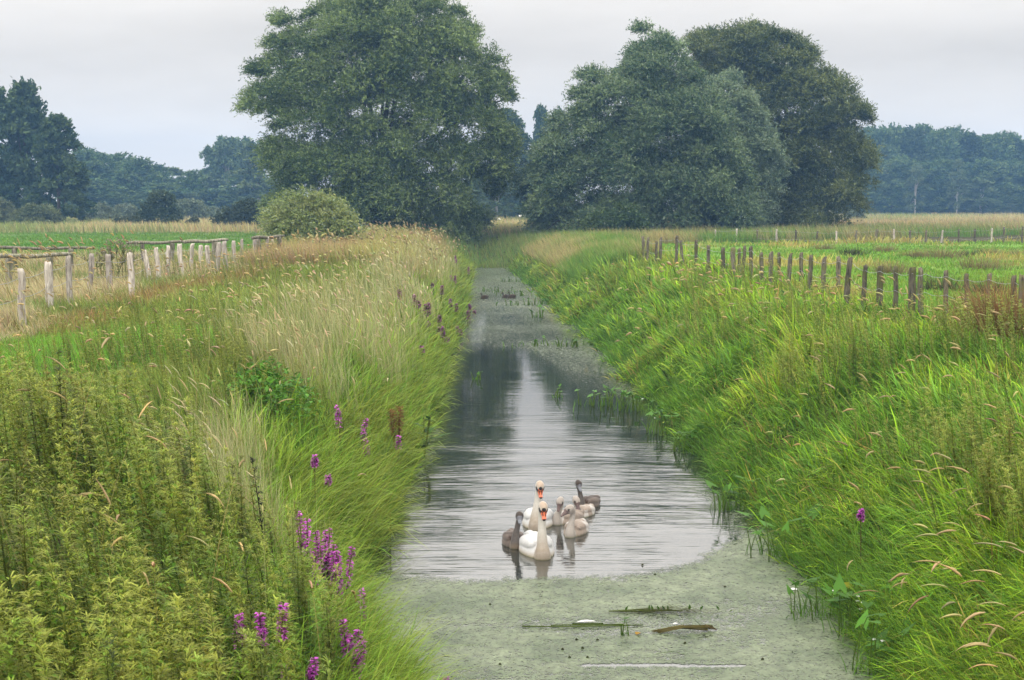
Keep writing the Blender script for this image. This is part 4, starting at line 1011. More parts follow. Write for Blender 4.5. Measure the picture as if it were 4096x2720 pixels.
post_fence('dark mossy fence of short round posts and wire right of the ditch', RP, M_mosspost, .056, (.12, .5), 400)
FP = [(2863, 935, 1.3, .0, 'pale post in the far fence row'), (2946, 936, 1.3, .04, 'second pale post in the far fence row'), (3028, 936, 1.2, 0, None), (3104, 940, 1.2, 0, None), (3185, 930, 1.3, 0, None), (3270, 925, 1.4, .08, None), (3345, 930, 1.3, 0, None), (3424, 925, 1.3, 0, None), (3508, 930, 1.3, .12, None), (3577, 927, 1.3, 0, None),
      (3640, 920, 1.4, 0, None), (3704, 920, 1.4, 0, None), (3772, 920, 1.4, .1, None), (3836, 916, 1.4, 0, None), (3900, 916, 1.3, 0, None), (3968, 912, 1.5, 0, None), (4018, 908, 1.5, 0, None), (4090, 906, 1.5, 0, None)]
root = empty('boundary_fence', (0, 0, 0)); tag(root, 'distant row of slim grey posts across the meadow in front of the brown grass', 'fence'); tops = []
for k, (px, py, h, lx, note) in enumerate(FP):
    Y = np.interp(px, [2863, 4096], [92, 86]); P = at(px, py, Y); gz = float(ground(P[0], Y)); hh = max(P[2]-gz, .8)
    o_ = obj('post', post_mesh('post', hh, .06, M_post if note or k % 3 == 0 else M_mosspost, (lx, 0), 600+k), root, (P[0]-lx*hh, Y, gz))
    if note: o_['label'] = note
    tops.append(np.array([P[0], Y, gz+hh]))
for dz in (.1, .6): wire(root, [t-np.array([0, .07, dz]) for t in tops])

# ------------------------------------------------------------------ trees
def inpoly(pts, poly):
    x, y = pts[:, 0], pts[:, 1]; ins = np.zeros(len(x), bool); n = len(poly); j = n-1
    for i in range(n):
        xi, yi = poly[i]; xj, yj = poly[j]
        c_ = ((yi > y) != (yj > y)) & (x < (xj-xi)*(y-yi)/(yj-yi+1e-12)+xi); ins ^= c_; j = i
    return ins
def polydist(pts, poly):
    d = np.full(len(pts), 1e9)
    for a, b in zip(poly, np.roll(poly, -1, 0)):
        ab = b-a; t = np.clip(((pts-a)@ab)/(ab@ab+1e-12), 0, 1); d = np.minimum(d, np.linalg.norm(pts-(a+t[:, None]*ab), axis=1))
    return d
def foliage(lobes, rad, axis, nst, nlf, ll, lw, c0, c1, g, mb, wind=(-.35, 0, .12), droop=.25, flat=1.0, silver=.0, sl0=.0):
    """strands of small leaves standing out from each lobe's skin"""
    nl = len(lobes); k = np.repeat(np.arange(nl), nst); N = len(k)
    v = unit(g.normal(0, 1, (N, 3))); v[:, 2] = np.where(v[:, 2] < -.15, -v[:, 2], v[:, 2]); 
    outw = unit(lobes-axis)
    flip = (v*outw[k]).sum(1) < -.35
    v[flip] = -v[flip]; v = unit(v)
    r0 = rad[k]*(.62+.43*np.sqrt(g.random(N)))
    P = lobes[k]+v*r0[:, None]*np.array([1, 1, flat])
    dirs = unit(v*np.array([1, 1, .7])+np.array(wind)+g.normal(0, .35, (N, 3)))
    SL = np.maximum(rad[k]*.5, sl0)*(.4+1.2*g.random(N)**1.5)
    t = (np.arange(nlf)+.5)/nlf
    pts = P[:, None]+dirs[:, None]*(SL[:, None]*t)[..., None]
    pts[..., 2] -= droop*(SL[:, None]*t**2)
    pts = pts+g.normal(0, .05*ll/.25, pts.shape)
    M_ = N*nlf; pts = pts.reshape(-1, 3); kk = np.repeat(k, nlf)
    d = unit(np.repeat(dirs, nlf, 0)+g.normal(0, .6, (M_, 3))-np.array([0, 0, droop*.8]))
    up = unit(g.normal(0, .8, (M_, 3))+np.array([0, -.1, .9])); side = unit(np.cross(d, up))
    L1 = (ll*(.7+.6*g.random(M_)))[:, None]; W1 = (lw*(.7+.6*g.random(M_)))[:, None]
    V_ = np.stack([pts-d*L1*.5, pts+side*W1*.5, pts+d*L1*.5, pts-side*W1*.5], 1).reshape(-1, 3)
    Q_ = np.arange(M_*4).reshape(-1, 4)
    lc = g.random(nl)
    col = mixc(c0, c1, np.clip(lc[kk]+g.normal(0, .25, M_), 0, 1))*(1+g.normal(0, .16, (M_, 1)))
    if silver > 0:
        s = g.random(M_) < silver; col[s] = np.array([.24, .29, .20])*g.uniform(.7, 1.2, (s.sum(), 1))
    mb.add(V_, Q_, np.repeat(np.clip(col, .006, .8), 4, 0))
def limbs(mb, base, targets, r0, g, n=7, col=(1, 1, 1)):
    for T in targets:
        t = np.linspace(0, 1, 7)[:, None]; P = base+(T-base)*t; P[:, 2] += (np.sin(t[:, 0]*PI)*.12*np.linalg.norm(T-base)); P[1:-1] += g.normal(0, .12, (5, 3))
        tube(mb, P, np.linspace(r0, r0*.15, 7), n, col)
def silhouette_tree(name, label, group, outline, Y, nl, rr, nst, nlf, ll, lw, c0, c1, seed, depth=1.0, silver=.05, basepx=None, droop=.3):
    """a broad tree whose crown fills an outline with real depth"""
    g = np.random.default_rng(seed)
    pts = np.array([at(px, py, Y)[[0, 2]] for px, py in outline]); pts = pts.mean(0)+(pts-pts.mean(0))*(1+g.normal(0, .018, (len(pts), 1)))
    bx = at(*basepx, Y)[0] if basepx else pts[:, 0].mean(); gz = float(ground(bx, Y))
    poly = pts.copy(); lo = poly[:, 1] < gz+1.5; polyd = poly.copy(); polyd[lo, 1] -= 4; poly[lo, 1] = np.minimum(poly[lo, 1], gz+.3)
    mn, mxx = poly.min(0), poly.max(0)
    q = mn+(mxx-mn)*g.random((nl*40, 2)); q = q[inpoly(q, poly)]; dd = polydist(q, polyd)
    Rm = dd.max(); th = np.sqrt(np.maximum(dd*(2*Rm-dd), 0))*depth
    s = np.where(g.random(len(q)) < .68, -1, 1); inn = g.random(len(q)) < .30
    yy = s*th*np.where(inn, g.uniform(0, .55, len(q)), g.uniform(.72, 1.0, len(q)))
    ca = np.stack([q[:, 0], Y+yy, q[:, 1]], -1); Rc = np.minimum(rr*g.uniform(.6, 1.25, len(q)), np.maximum(dd*.88, .5))
    keep = []
    for i in range(len(ca)):
        if len(keep) >= nl: break
        if all(np.linalg.norm(ca[i]-ca[j]) > .36*(Rc[i]+Rc[j]) for j in keep): keep.append(i)
    ca = ca[keep]; Rc = Rc[keep]; cand = []; rad = []; tone = []
    mid = np.array([bx, Y, gz+(mxx[1]-gz)*.35])
    for c_, R_ in zip(ca, Rc):
        m = int(np.clip(9*(R_/2.2)**1.8, 3, 26)); ow = unit(c_-mid)
        v = unit(g.normal(0, 1, (m, 3))+ow*.55+np.array([0, 0, .35])); v[:, 2] = np.where(v[:, 2] < -.3, -v[:, 2], v[:, 2])
        cand.append(c_+v*R_*g.uniform(.55, .85, (m, 1))*np.array([1, 1, .85])); rad.append(R_*g.uniform(.26, .46, m)); tone.append(np.full(m, g.random()))
    ns = int(nl*1.7); qs = q[g.choice(len(q), ns)]; ds = polydist(qs, polyd); ths = np.sqrt(np.maximum(ds*(2*Rm-ds), 0))*depth
    ok = ds > .35; qs, ths, ds = qs[ok], ths[ok], ds[ok]
    cand.append(np.stack([qs[:, 0], Y+np.where(g.random(len(qs)) < .72, -1, 1)*ths*g.uniform(.8, 1.0, len(qs)), qs[:, 1]], -1)); rad.append(np.minimum(g.uniform(.5, 1.0, len(qs)), ds))
    cand = np.concatenate(cand); rad = np.maximum(np.concatenate(rad), .35)
    root = empty(name, (bx, Y, gz)); tag(root, label, 'tree', group); o0 = np.array([bx, Y, gz])
    axis = np.stack([np.full(len(cand), bx)*.5+cand[:, 0]*.5, np.full(len(cand), Y), cand[:, 2]*.55+gz*.45], -1)
    cm = MB(); nstl = nst
    foliage(cand-o0, rad, axis-o0, nstl, nlf, ll, lw, np.array(c0), np.array(c1), g, cm, wind=(-.45, 0, .35), droop=droop, silver=silver, sl0=.85)
    cm.build('crown', M_willow, root)
    tm = MB(); H = mxx[1]-gz
    tube(tm, np.array([[0, 0, -.4], [.1, 0, H*.08], [.25, .05, H*.2], [.15, 0, H*.34]]), [.95, .75, .62, .45], 10, (1, 1, 1), .15)
    idx = g.choice(len(cand), min(14, len(cand)), replace=False)
    limbs(tm, np.array([.15, 0, H*.16]), cand[idx]-o0, .26, g)
    tm.build('trunk', M_bark, root, smooth=True)
    return root
z3 = lambda L_: [(900+x/1.651, y/1.651) for x, y in L_]
z4 = lambda L_: [(2050+x/1.628, 80+y/1.628) for x, y in L_]
OL = z3([(330, 1400), (300, 1250), (275, 1060), (300, 870), (220, 790), (95, 690), (150, 560), (210, 450), (290, 270), (370, 150), (520, 85), (640, 90), (750, 15), (900, -15), (1050, -30), (1250, -20), (1450, 0), (1560, 90), (1640, 180), (1740, 240), (1830, 390), (1880, 590), (1850, 720), (1900, 880), (1950, 1050), (1910, 1150), (1780, 1260), (1690, 1310), (1720, 1480), (1680, 1600), (700, 1600), (400, 1550)])
OF = z4([(180, 1400), (100, 1230), (80, 1080), (140, 960), (205, 780), (300, 640), (370, 560), (385, 450), (470, 400), (560, 360), (660, 355), (700, 260), (770, 210), (795, 110), (860, 65), (930, 85), (1010, 110), (1090, 190), (1150, 320), (1230, 380), (1280, 480), (1380, 640), (1440, 800), (1500, 1000), (1540, 1200), (1530, 1440), (900, 1440)])
OS = z4([(1230, 560), (1300, 420), (1390, 380), (1480, 430), (1540, 540), (1640, 620), (1695, 780), (1745, 950), (1765, 1060), (1700, 1160), (1640, 1250), (1600, 1430), (1250, 1430), (1200, 1000), (1190, 750)])
OB = z4([(1120, 200), (1130, 140), (1200, 85), (1350, 75), (1440, 35), (1520, 50), (1660, 65), (1730, 115), (1800, 85), (1890, 185), (1980, 285), (2040, 265), (2085, 365), (2145, 375), (2195, 475), (2250, 555), (2330, 600), (2310, 660), (2235, 715), (2295, 850), (2345, 1000), (2335, 1080), (2275, 1110), (2345, 1180), (2265, 1250), (2155, 1330), (1950, 1400), (1560, 1420), (1300, 900), (1150, 400)])
silhouette_tree('willow_tree', 'huge round crowned willow standing alone left of the ditch', 'old willows by the ditch', OL, 112, 170, 2.3, 46, 11, .23, .07, (.055, .095, .026), (.21, .28, .085), 71, .62, .07, (1520, 920))
silhouette_tree('willow_tree', 'broad grey green willow with pointed top, nearest right of the ditch', 'old willows by the ditch', OF, 112, 135, 2.2, 46, 11, .23, .07, (.05, .095, .038), (.19, .26, .115), 72, .6, .10, (2620, 920))
silhouette_tree('willow_tree', 'silvery narrow willow between the pointed willow and the dark olive willow', 'old willows by the ditch', OS, 116, 60, 1.8, 46, 11, .23, .07, (.09, .145, .075), (.25, .32, .17), 73, .7, .16, (2950, 920))
silhouette_tree('willow_tree', 'dark olive willow with ragged top, rightmost of the big trees', 'old willows by the ditch', OB, 124, 145, 2.2, 46, 11, .24, .07, (.05, .078, .02), (.17, .20, .055), 74, .6, .05, (3150, 915))

def bush(label, px0, px1, pyt, pyb, Y, c0, c1, seed, nl=26, nst=50, ll=.2, lw=.07, silver=.03, name='bush', group=None, cat='bush', base=None):
    cx = (px0+px1)/2; A = at(px0, pyb, Y); B = at(px1, pyt, Y); wdt = B[0]-A[0]; gz = float(ground((A[0]+B[0])/2, Y)); H = B[2]-gz
    g = np.random.default_rng(seed); root = empty(name, ((A[0]+B[0])/2, Y, gz)); tag(root, label, cat, group)
    u = unit(g.normal(0, 1, (nl, 3))); u[:, 2] = np.abs(u[:, 2]); rr = .45+.4*g.random((nl, 1))
    lob = u*rr*np.array([wdt/2, wdt/2*.8, H*.85])+np.array([0, 0, H*.12]); rad = np.minimum(wdt, H*1.4)*.5*(.28+.2*g.random(nl))
    lob[:, 2] = np.maximum(lob[:, 2], rad*.5)
    cm = MB(); foliage(lob, rad, np.tile([[0, 0, H*.2]], (nl, 1)), nst, 8, ll, lw, np.array(c0), np.array(c1), g, cm, silver=silver); cm.build('crown', M_willow if Y < 100 else M_tree, root)
    tm = MB(); limbs(tm, np.array([0, 0, -.1]), lob[:8], max(.04, H*.02), g, 5); tm.build('stems', M_bark, root)
bush('rounded pale yellow green willow bush below the huge willow', 1048, 1432, 765, 950, 72, (.18, .24, .065), (.30, .33, .115), 81, 60, 90, .16, .05, .14)
bush('dark round shrub standing alone in front of the pale scrub', 575, 730, 772, 925, 150, (.035, .06, .028), (.06, .085, .035), 82, 30, 60, .28, .12)
bush('dark broad shrub left of the yellow green willow bush', 880, 1058, 800, 928, 140, (.035, .055, .03), (.055, .075, .035), 83, 30, 60, .28, .12)
bush('tall pale bush at the frame edge under the dark alders', -90, 70, 765, 905, 155, (.10, .13, .06), (.14, .16, .075), 84, 24, 60, .28, .12)
bush('wide pale green bush in front of the dark alders', 50, 245, 815, 905, 152, (.10, .135, .06), (.14, .165, .075), 85, 30, 60, .28, .12)
bush('low dark scrub beside the lone round shrub', 455, 590, 858, 925, 148, (.045, .065, .03), (.08, .095, .045), 86, 20, 45, .26, .11)
bush('small dark scrub right of the lone round shrub', 735, 800, 868, 930, 146, (.045, .06, .03), (.07, .08, .04), 87, 12, 45, .26, .11)
for k, (a, b, t, lab) in enumerate([(310, 480, 815, 'pale scrub bush just right of the dark alders'), (440, 560, 822, 'second pale scrub bush from the dark alders'), (680, 820, 795, 'tallest pale scrub bush, behind the lone round shrub'), (780, 910, 830, 'pale scrub bush between the two dark shrubs')]):
    bush(lab, a, b, t, 892, 185+4*k, (.11, .15, .085), (.16, .19, .11), 90+k, 24, 55, .36, .16, .1, 'scrub_bush', 'pale scrub in front of the far woods')
bush('small pale bush at the foot of the rightmost willow', 3378, 3455, 838, 878, 210, (.13, .17, .09), (.17, .2, .12), 96, 12, 40, .4, .2)
bush('low green scrub under the pointed willow', 2330, 2480, 850, 930, 104, (.06, .10, .03), (.09, .13, .04), 97, 18, 50, .22, .09)
bush('fresh green scrub at the foot of the pointed willow', 2410, 2590, 815, 935, 103, (.05, .09, .03), (.08, .12, .04), 98, 22, 50, .22, .09)

# far trees: a few kinds, copied
def tree_meshes(kind, seed):
    g = np.random.default_rng(seed); cm = MB(); tm = MB()
    H = 1.0*16
    if kind == 'broad':
        nl = 120; z = g.uniform(.04, .96, nl); prof = np.interp(z, [.04, .3, .6, .85, 1], [.27, .33, .30, .19, .05])*H
        c0, c1 = (.06, .12, .045), (.14, .20, .07); rad = H*.10*(.6+.6*g.random(nl))
    elif kind == 'alder':
        nl = 120; z = g.uniform(.03, .98, nl); prof = np.interp(z, [.03, .12, .4, .7, .9, 1], [.20, .30, .28, .19, .09, .01])*H
        c0, c1 = (.035, .07, .03), (.08, .12, .042); rad = H*.068*(.6+.6*g.random(nl))
    elif kind == 'poplar':
        nl = 60; z = g.uniform(.42, 1.0, nl); prof = np.interp(z, [.4, .6, .85, 1], [.12, .20, .17, .10])*H
        c0, c1 = (.09, .15, .065), (.15, .21, .09); rad = H*.05*(.6+.6*g.random(nl))
    else:   # birch: loose and pale
        nl = 50; z = g.uniform(.12, .97, nl); prof = np.interp(z, [.1, .35, .7, 1], [.16, .24, .17, .03])*H
        c0, c1 = (.09, .14, .065), (.14, .19, .09); rad = H*.06*(.6+.6*g.random(nl))
    a = g.random(nl)*6.28; q = np.sqrt(g.random(nl))*.95
    lob = np.stack([np.cos(a)*q*prof, np.sin(a)*q*prof, z*H], -1)
    foliage(lob, rad, np.stack([lob[:, 0]*.3, lob[:, 1]*.3, lob[:, 2]*.7], -1), 26, 7, .62, .30, np.array(c0), np.array(c1), g, cm, wind=(-.1, 0, .2 if kind != 'poplar' else .8), droop=.15, flat={'poplar': 2.0, 'broad': 1.15, 'alder': .8}.get(kind, 1.0))
    t = np.linspace(0, 1, 6)[:, None]; tube(tm, np.concatenate([g.normal(0, .12, (6, 2))*t, -.4+(H*.9+.4)*t], 1), np.linspace(.32, .06, 6), 7)
    limbs(tm, np.array([0, 0, H*.3]), lob[g.choice(nl, 10, replace=False)], .12, g, 5)
    return cm.mesh('crown', M_tree), tm.mesh('trunk', M_paletrunk if kind in ('poplar', 'birch') else M_bark, True)
KIND = {k: [tree_meshes(k, 1000+17*i+s) for s in range(n)] for i, (k, n) in enumerate((('broad', 4), ('alder', 3), ('poplar', 2), ('birch', 2)))}
NAMES = {'broad': 'broadleaf_tree', 'alder': 'alder_tree', 'poplar': 'poplar_tree', 'birch': 'birch_tree'}
def far_tree(kind, px, pyt, Y, wpx, label, group, var=None):
    P = at(px, pyt, Y); gz = float(ground(P[0], Y)); H = P[2]-gz; wd = wpx/F*Y
    cm, tm = KIND[kind][(var if var is not None else random.randrange(99)) % len(KIND[kind])]
    base = {'broad': .66, 'alder': .60, 'poplar': .40, 'birch': .48}[kind]*16
    r_ = empty(NAMES[kind], (P[0], Y, gz), random.uniform(0, 6.28)); sx_ = wd/base; r_.scale = (sx_, sx_, H/16.3)
    tag(r_, label, 'tree', group)
    obj('crown', cm, r_); obj('trunk', tm, r_)
GA = 'dark alders at the frame edge'
far_tree('alder', -40, 345, 172, 330, 'dark alder cut by the frame edge, left of the two gapped alders', GA, 0)
far_tree('alder', 95, 345, 170, 290, 'tallest dark alder with bare stem showing in a gap', GA, 1)
far_tree('alder', 225, 470, 164, 250, 'dark alder sloping down beside the tallest one', GA, 2)
GW = 'far woodland trees left of the huge willow'
for k, (px, t, wp, kd, lab) in enumerate([(345, 605, 130, 'broad', 'hazy wood tree rising just right of the dark alders'), (405, 625, 120, 'broad', 'hazy wood tree, second right of the dark alders'), (470, 625, 130, 'broad', 'dense hazy wood tree with the twin peaked top'),
        (545, 645, 120, 'broad', 'bluish wood tree above the lone round shrub'), (610, 665, 120, 'broad', 'low bluish wood tree where the treeline steps down'), (690, 672, 110, 'birch', 'light crowned loose tree left of the poplars'), (765, 690, 90, 'broad', 'dark pointed tree in the treeline dip'), (815, 705, 100, 'birch', 'lowest pale tree in the treeline dip')]):
    far_tree(kd, px, t, 262+7*(k % 3), wp*1.6, lab, GW, k)
GP = 'poplars left of the huge willow'
far_tree('poplar', 862, 590, 285, 120, 'leftmost poplar of the tall clump, split crown', GP, 0)
far_tree('poplar', 912, 565, 282, 120, 'tallest poplar with pale bare trunk', GP, 1)
far_tree('poplar', 965, 572, 286, 120, 'right hand poplar touching the grey birch', GP, 0)
far_tree('birch', 1030, 560, 250, 230, 'grey drooping birch partly behind the huge willow', None, 0)
far_tree('birch', 880, 720, 270, 150, 'low pale tree under the poplars', None, 1)
far_tree('birch', 760, 770, 255, 120, 'low pale tree rising behind the tallest scrub', None, 0)
for k, (px, t) in enumerate([(380, 720), (640, 740), (840, 760), (1010, 700), (500, 730)]):
    far_tree('broad', px, t, 250+5*k, 260, ['bushy lower tree at the wood edge beside the alders', 'bushy lower tree at the wood edge behind the lone round shrub', 'bushy lower tree at the wood edge under the first poplar', 'bushy lower tree at the wood edge against the huge willow', 'bushy lower tree at the wood edge below the twin peaked tree'][k], GW, k)
GC = 'far trees in the gap between the willows'
far_tree('alder', 2025, 440, 215, 250, 'tall blue green conical tree hugging the huge willow', GC, 0)
far_tree('alder', 2085, 570, 225, 130, 'slim blue tree right of the tall conical one', GC, 1)
far_tree('alder', 2165, 435, 240, 120, 'open crowned dark tree standing in the gap', GC, 2)
far_tree('alder', 2235, 455, 245, 150, 'open crowned dark tree half behind the pointed willow', GC, 1)
far_tree('birch', 1985, 690, 190, 180, 'pale loose tree low in the gap', GC, 0)
far_tree('broad', 2100, 720, 205, 170, 'bushy dark blue tree filling the foot of the gap', GC, 2)
far_tree('broad', 1900, 700, 205, 150, 'bushy dark blue tree behind the lower huge willow', GC, 1)
far_tree('broad', 2200, 760, 200, 150, 'low dark blue tree by the foot of the pointed willow', GC, 3)
GR = 'far wood right of the willows'
for k, (px, t) in enumerate([(3400, 560), (3465, 530), (3530, 528), (3590, 522), (3650, 524), (3700, 518), (3760, 532), (3820, 530), (3880, 540), (3935, 558), (3985, 548), (4030, 552), (4085, 566), (4150, 580)]):
    far_tree('broad' if k % 4 else 'alder', px, t, 318+8*(k % 2), 200, 'tall tree in the closed canopy of the hazy blue wood behind the brown meadow', GR, k)
for k, (px, t) in enumerate([(3440, 640), (3520, 650), (3610, 640), (3700, 655), (3790, 650), (3870, 660), (3960, 650), (4050, 650), (4120, 660), (3480, 730), (3570, 740), (3650, 735), (3740, 735), (3920, 745), (4010, 740), (4090, 735)]):
    far_tree('broad', px, t, 305+5*(k % 2), 200, 'lower tree along the edge of the hazy blue wood behind the brown meadow', GR, k+1)
far_tree('birch', 3665, 655, 298, 90, 'slender tree with pale grey trunk at the edge of the blue wood', GR, 0)
far_tree('birch', 3833, 640, 298, 80, 'slender tree with the whitest trunk at the edge of the blue wood', GR, 1)
far_tree('birch', 3925, 712, 296, 150, 'lighter green rounded tree before the blue wood', GR, 0)
far_tree('birch', 4045, 815, 294, 60, 'very small light green tree before the blue wood', GR, 1)

# ------------------------------------------------------------------ swans
def ell(c, r, n=14, m=10, rot=None):
    th = np.linspace(0, PI, m); ph = np.linspace(0, 2*PI, n, endpoint=False)
    P = np.stack([np.sin(th)[:, None]*np.cos(ph)[None], np.sin(th)[:, None]*np.sin(ph)[None], np.cos(th)[:, None]+0*ph[None]], -1)*np.array(r)
    P = P.reshape(-1, 3)
    if rot is not None: P = P@np.array(rot).T
    i = np.arange(m-1)[:, None]*n; j = np.arange(n)[None]; k = (j+1) % n
    return P+np.array(c), np.stack([i+j, i+n+j, i+n+k, i+k], -1).reshape(-1, 4)
def catmull(P, n=24):
    P = np.asarray(P, float); t = np.linspace(0, len(P)-1, n); i = np.clip(t.astype(int), 0, len(P)-2); f = (t-i)[:, None]
    p0 = P[np.maximum(i-1, 0)]; p1 = P[i]; p2 = P[i+1]; p3 = P[np.minimum(i+2, len(P)-1)]
    return .5*((2*p1)+(-p0+p2)*f+(2*p0-5*p1+4*p2-p3)*f**2+(-p0+3*p1-3*p2+p3)*f**3)
def solidify(mb, vox, smooth=4):
    """join closed shells into one continuous skin"""
    me = mb.mesh('tmp', M_feather); o_ = obj('tmp', me)
    r_ = o_.modifiers.new('r', 'REMESH'); r_.mode = 'VOXEL'; r_.voxel_size = vox
    s_ = o_.modifiers.new('s', 'SMOOTH'); s_.factor = .5; s_.iterations = smooth
    dg = C.evaluated_depsgraph_get(); out = D.meshes.new_from_object(o_.evaluated_get(dg))
    D.objects.remove(o_); D.meshes.remove(me)
    return out
def waterbird(name, label, cat, group, px, py, yawdeg, hgt, head_off, bill_dir, pal, s=1.0, seed=0, headscale=1.0, fluff=.0, bill=1.0, blen=.80, bz=.78):
    """heads towards -Y before yaw; hgt: head top above water; head_off: sideways shift of the head (m, world x,y)"""
    g = np.random.default_rng(seed); mb = MB()
    ya = R(-yawdeg); rot = np.array([[math.cos(ya), -math.sin(ya), 0], [math.sin(ya), math.cos(ya), 0], [0, 0, 1]])
    b = lambda v: rot@(np.array(v)*s*np.array([1, blen, bz]))
    for c_, r_ in (((0, .38, .02), (.215, .47, .19)), ((0, .15, .0), (.17, .24, .19)), ((0, .62, .09), (.17, .32, .13))):
        V_, Q_ = ell((0, 0, 0), np.array(r_)*s*np.array([1, blen, bz]), 22, 14, rot); mb.add(V_+b(c_), Q_)
    V_, Q_ = ell((0, 0, 0), np.array((.145, .40*blen, .13*bz))*s, 20, 12, rot@np.array(Matrix.Rotation(R(-6), 3, 'X'))); mb.add(V_+b((0, .46, .125)), Q_)
    for sg in (-1, 1):        # folded wings, raised behind
        V_, Q_ = ell((0, 0, 0), np.array((.105, .40*blen, .125*bz))*s, 18, 12, rot@np.array(Matrix.Rotation(R(-7), 3, 'X'))); mb.add(V_+b((sg*.095, .44, .125)), Q_)
        V_, Q_ = ell((0, 0, 0), np.array((.045, .22*blen, .045*bz))*s, 14, 10, rot@np.array(Matrix.Rotation(R(-12), 3, 'X'))); mb.add(V_+b((sg*.05, .78, .18)), Q_)
    tube(mb, [b((0, .75, .08)), b((0, .95, .13)), b((0, 1.08, .15))], np.array([.10, .07, .015])*s, 10)
    hs = s*headscale
    hc = np.array([head_off[0], head_off[1], hgt-.055*hs])
    bd = np.array(bill_dir, float); bd /= np.linalg.norm(bd)
    back = np.array([bd[0], bd[1], 0]); back /= max(np.linalg.norm(back), 1e-6)
    b1 = lambda v: rot@(np.array(v)*s)
    nb = b1((0, -.06, -.05)); nk = [nb, b1((0, -.075, .06)), b1((0, -.05, .17)), None, None, hc-back*.045*hs-np.array([0, 0, .03*hs]), hc]
    nk[3] = nk[2]*.6+nk[5]*.4+rot@np.array([0, .02*s, 0]); nk[4] = nk[2]*.25+nk[5]*.75+rot@np.array([0, .025*s, 0])
    cur = catmull(nk, 26); rr = np.interp(np.linspace(0, 1, 26), [0, .17, .34, .5, .7, .86, 1], np.array([.105, .098, .07, .052, .046, .047, .04])*s)
    tube(mb, cur, rr, 14)
    # head, cheeks, bill
    lat = np.cross(bd, [0, 0, 1.]); lat /= np.linalg.norm(lat); upb = np.cross(lat, bd)
    tilt = bd*.75+back*.25; tilt /= np.linalg.norm(tilt); l2 = lat; u2 = np.cross(l2, tilt)
    Rh = np.stack([l2, tilt, u2], 1)
    V_, Q_ = ell((0, 0, 0), np.array((.053, .078, .058))*hs, 18, 12, Rh); mb.add(V_+hc+tilt*.012*hs, Q_)
    b0 = hc+tilt*.055*hs-u2*.004*hs
    bl = .105*hs*bill; t = np.array([0, .2, .45, .7, .9, 1.0]); wv_ = np.array([.036, .034, .026, .026, .024, .010])*hs; hv = np.array([.036, .030, .020, .014, .011, .006])*hs
    ph = np.linspace(0, 2*PI, 12, endpoint=False); V_ = np.concatenate([b0+bd*bl*tt+lat*(w_*np.cos(ph))[:, None]+upb*(h_*np.sin(ph))[:, None]-upb*(.010*tt)*hs for tt, w_, h_ in zip(t, wv_, hv)])
    V_ = np.concatenate([V_, [b0], [b0+bd*bl*1.03]]); i = np.arange(5)[:, None]*12; j = np.arange(12)[None]; k = (j+1) % 12
    Q_ = np.stack([i+j, i+12+j, i+12+k, i+k], -1).reshape(-1, 4); jj = np.arange(12); kk = (jj+1) % 12
    T_ = np.concatenate([np.stack([jj, kk, np.full(12, 72)], -1), np.stack([60+kk, 60+jj, np.full(12, 73)], -1)])
    mb.add(V_, Q_, (1, 1, 1), T_)
    if pal == 'adult':
        V_, Q_ = ell((0, 0, 0), np.array((.017, .022, .02))*hs, 10, 8, Rh); mb.add(V_+b0+upb*.03*hs+bd*.005, Q_)
    me = solidify(mb, .0085 if s > .5 else .007, 5)
    me.name = name
    n = len(me.vertices); co = np.empty(n*3, np.float32); me.vertices.foreach_get('co', co); co = co.reshape(-1, 3).astype(float)
    # ruffle the feathers a little
    nr = np.empty(n*3, np.float32); me.vertices.foreach_get('normal', nr); nr = nr.reshape(-1, 3)
    loc = (co@rot)/s                                       # body space
    dn = np.min(np.linalg.norm(co[:, None]-cur[None, ::2], axis=2), 1)/s
    dn_neck = dn < .088+.04*np.clip(1-co[:, 2]/(.2*s), 0, 1)
    isneck = 1-sstep(.07, .105, dn-.03*np.clip(1-co[:, 2]/(.22*s), 0, 1))
    amp = (.010+fluff)*s*(1-isneck)*sstep(.02, .1, co[:, 2])
    rowy = loc[:, 1]*22+3*np.abs(loc[:, 0])+2.0*vnoise(loc[:, 0]*18, loc[:, 1]*8, seed)
    fe = (rowy % 1.0)-.5
    co = co+nr*(amp*(fe*.5+(fbm(loc[:, 0]*20, loc[:, 1]*14+loc[:, 2]*14, seed+5)-.5)))[:, None]
    me.vertices.foreach_set('co', co.astype(np.float32).ravel())
    h = co-hc; along = h@tilt/hs; updir = h@u2/hs; latd = h@l2/hs
    q = co-b0; ab = q@bd/hs; ub = q@upb/hs; lb = np.abs(q@lat)/hs; near = np.linalg.norm(h, axis=1)/hs < .26
    isbill = near & (ab > .004) & (np.linalg.norm(q-np.outer(q@bd, bd), axis=1)/hs < .055) & (along > .045)
    ishead = near & (np.linalg.norm(h-np.outer(h@tilt, tilt)*.3, axis=1)/hs < .085)
    zz = np.clip(co[:, 2]/max(hgt, .1), 0, 1); nzs = fbm(loc[:, 0]*25, loc[:, 1]*25+loc[:, 2]*25, seed+9, 3)
    if pal == 'adult':
        body = mixc((.45, .45, .45), (.36, .30, .22), (1-sstep(.01, .075, co[:, 2]))*(.5+.6*nzs))
        neck = mixc((.27, .225, .175), (.46, .44, .40), sstep(.1, .62, zz)+(nzs-.5)*.3); hd = mixc((.35, .32, .285), (.41, .39, .355), nzs)
        hd = mixc(hd, (.36, .26, .18), sstep(.025, .05, updir)*.7)
    elif pal == 'beige':
        patch = sstep(.47, .55, fbm(loc[:, 0]*6+seed, loc[:, 1]*5, seed+2)+.12*sstep(.05, .14, np.abs(loc[:, 0]))-.10*sstep(.18, .28, loc[:, 2]))
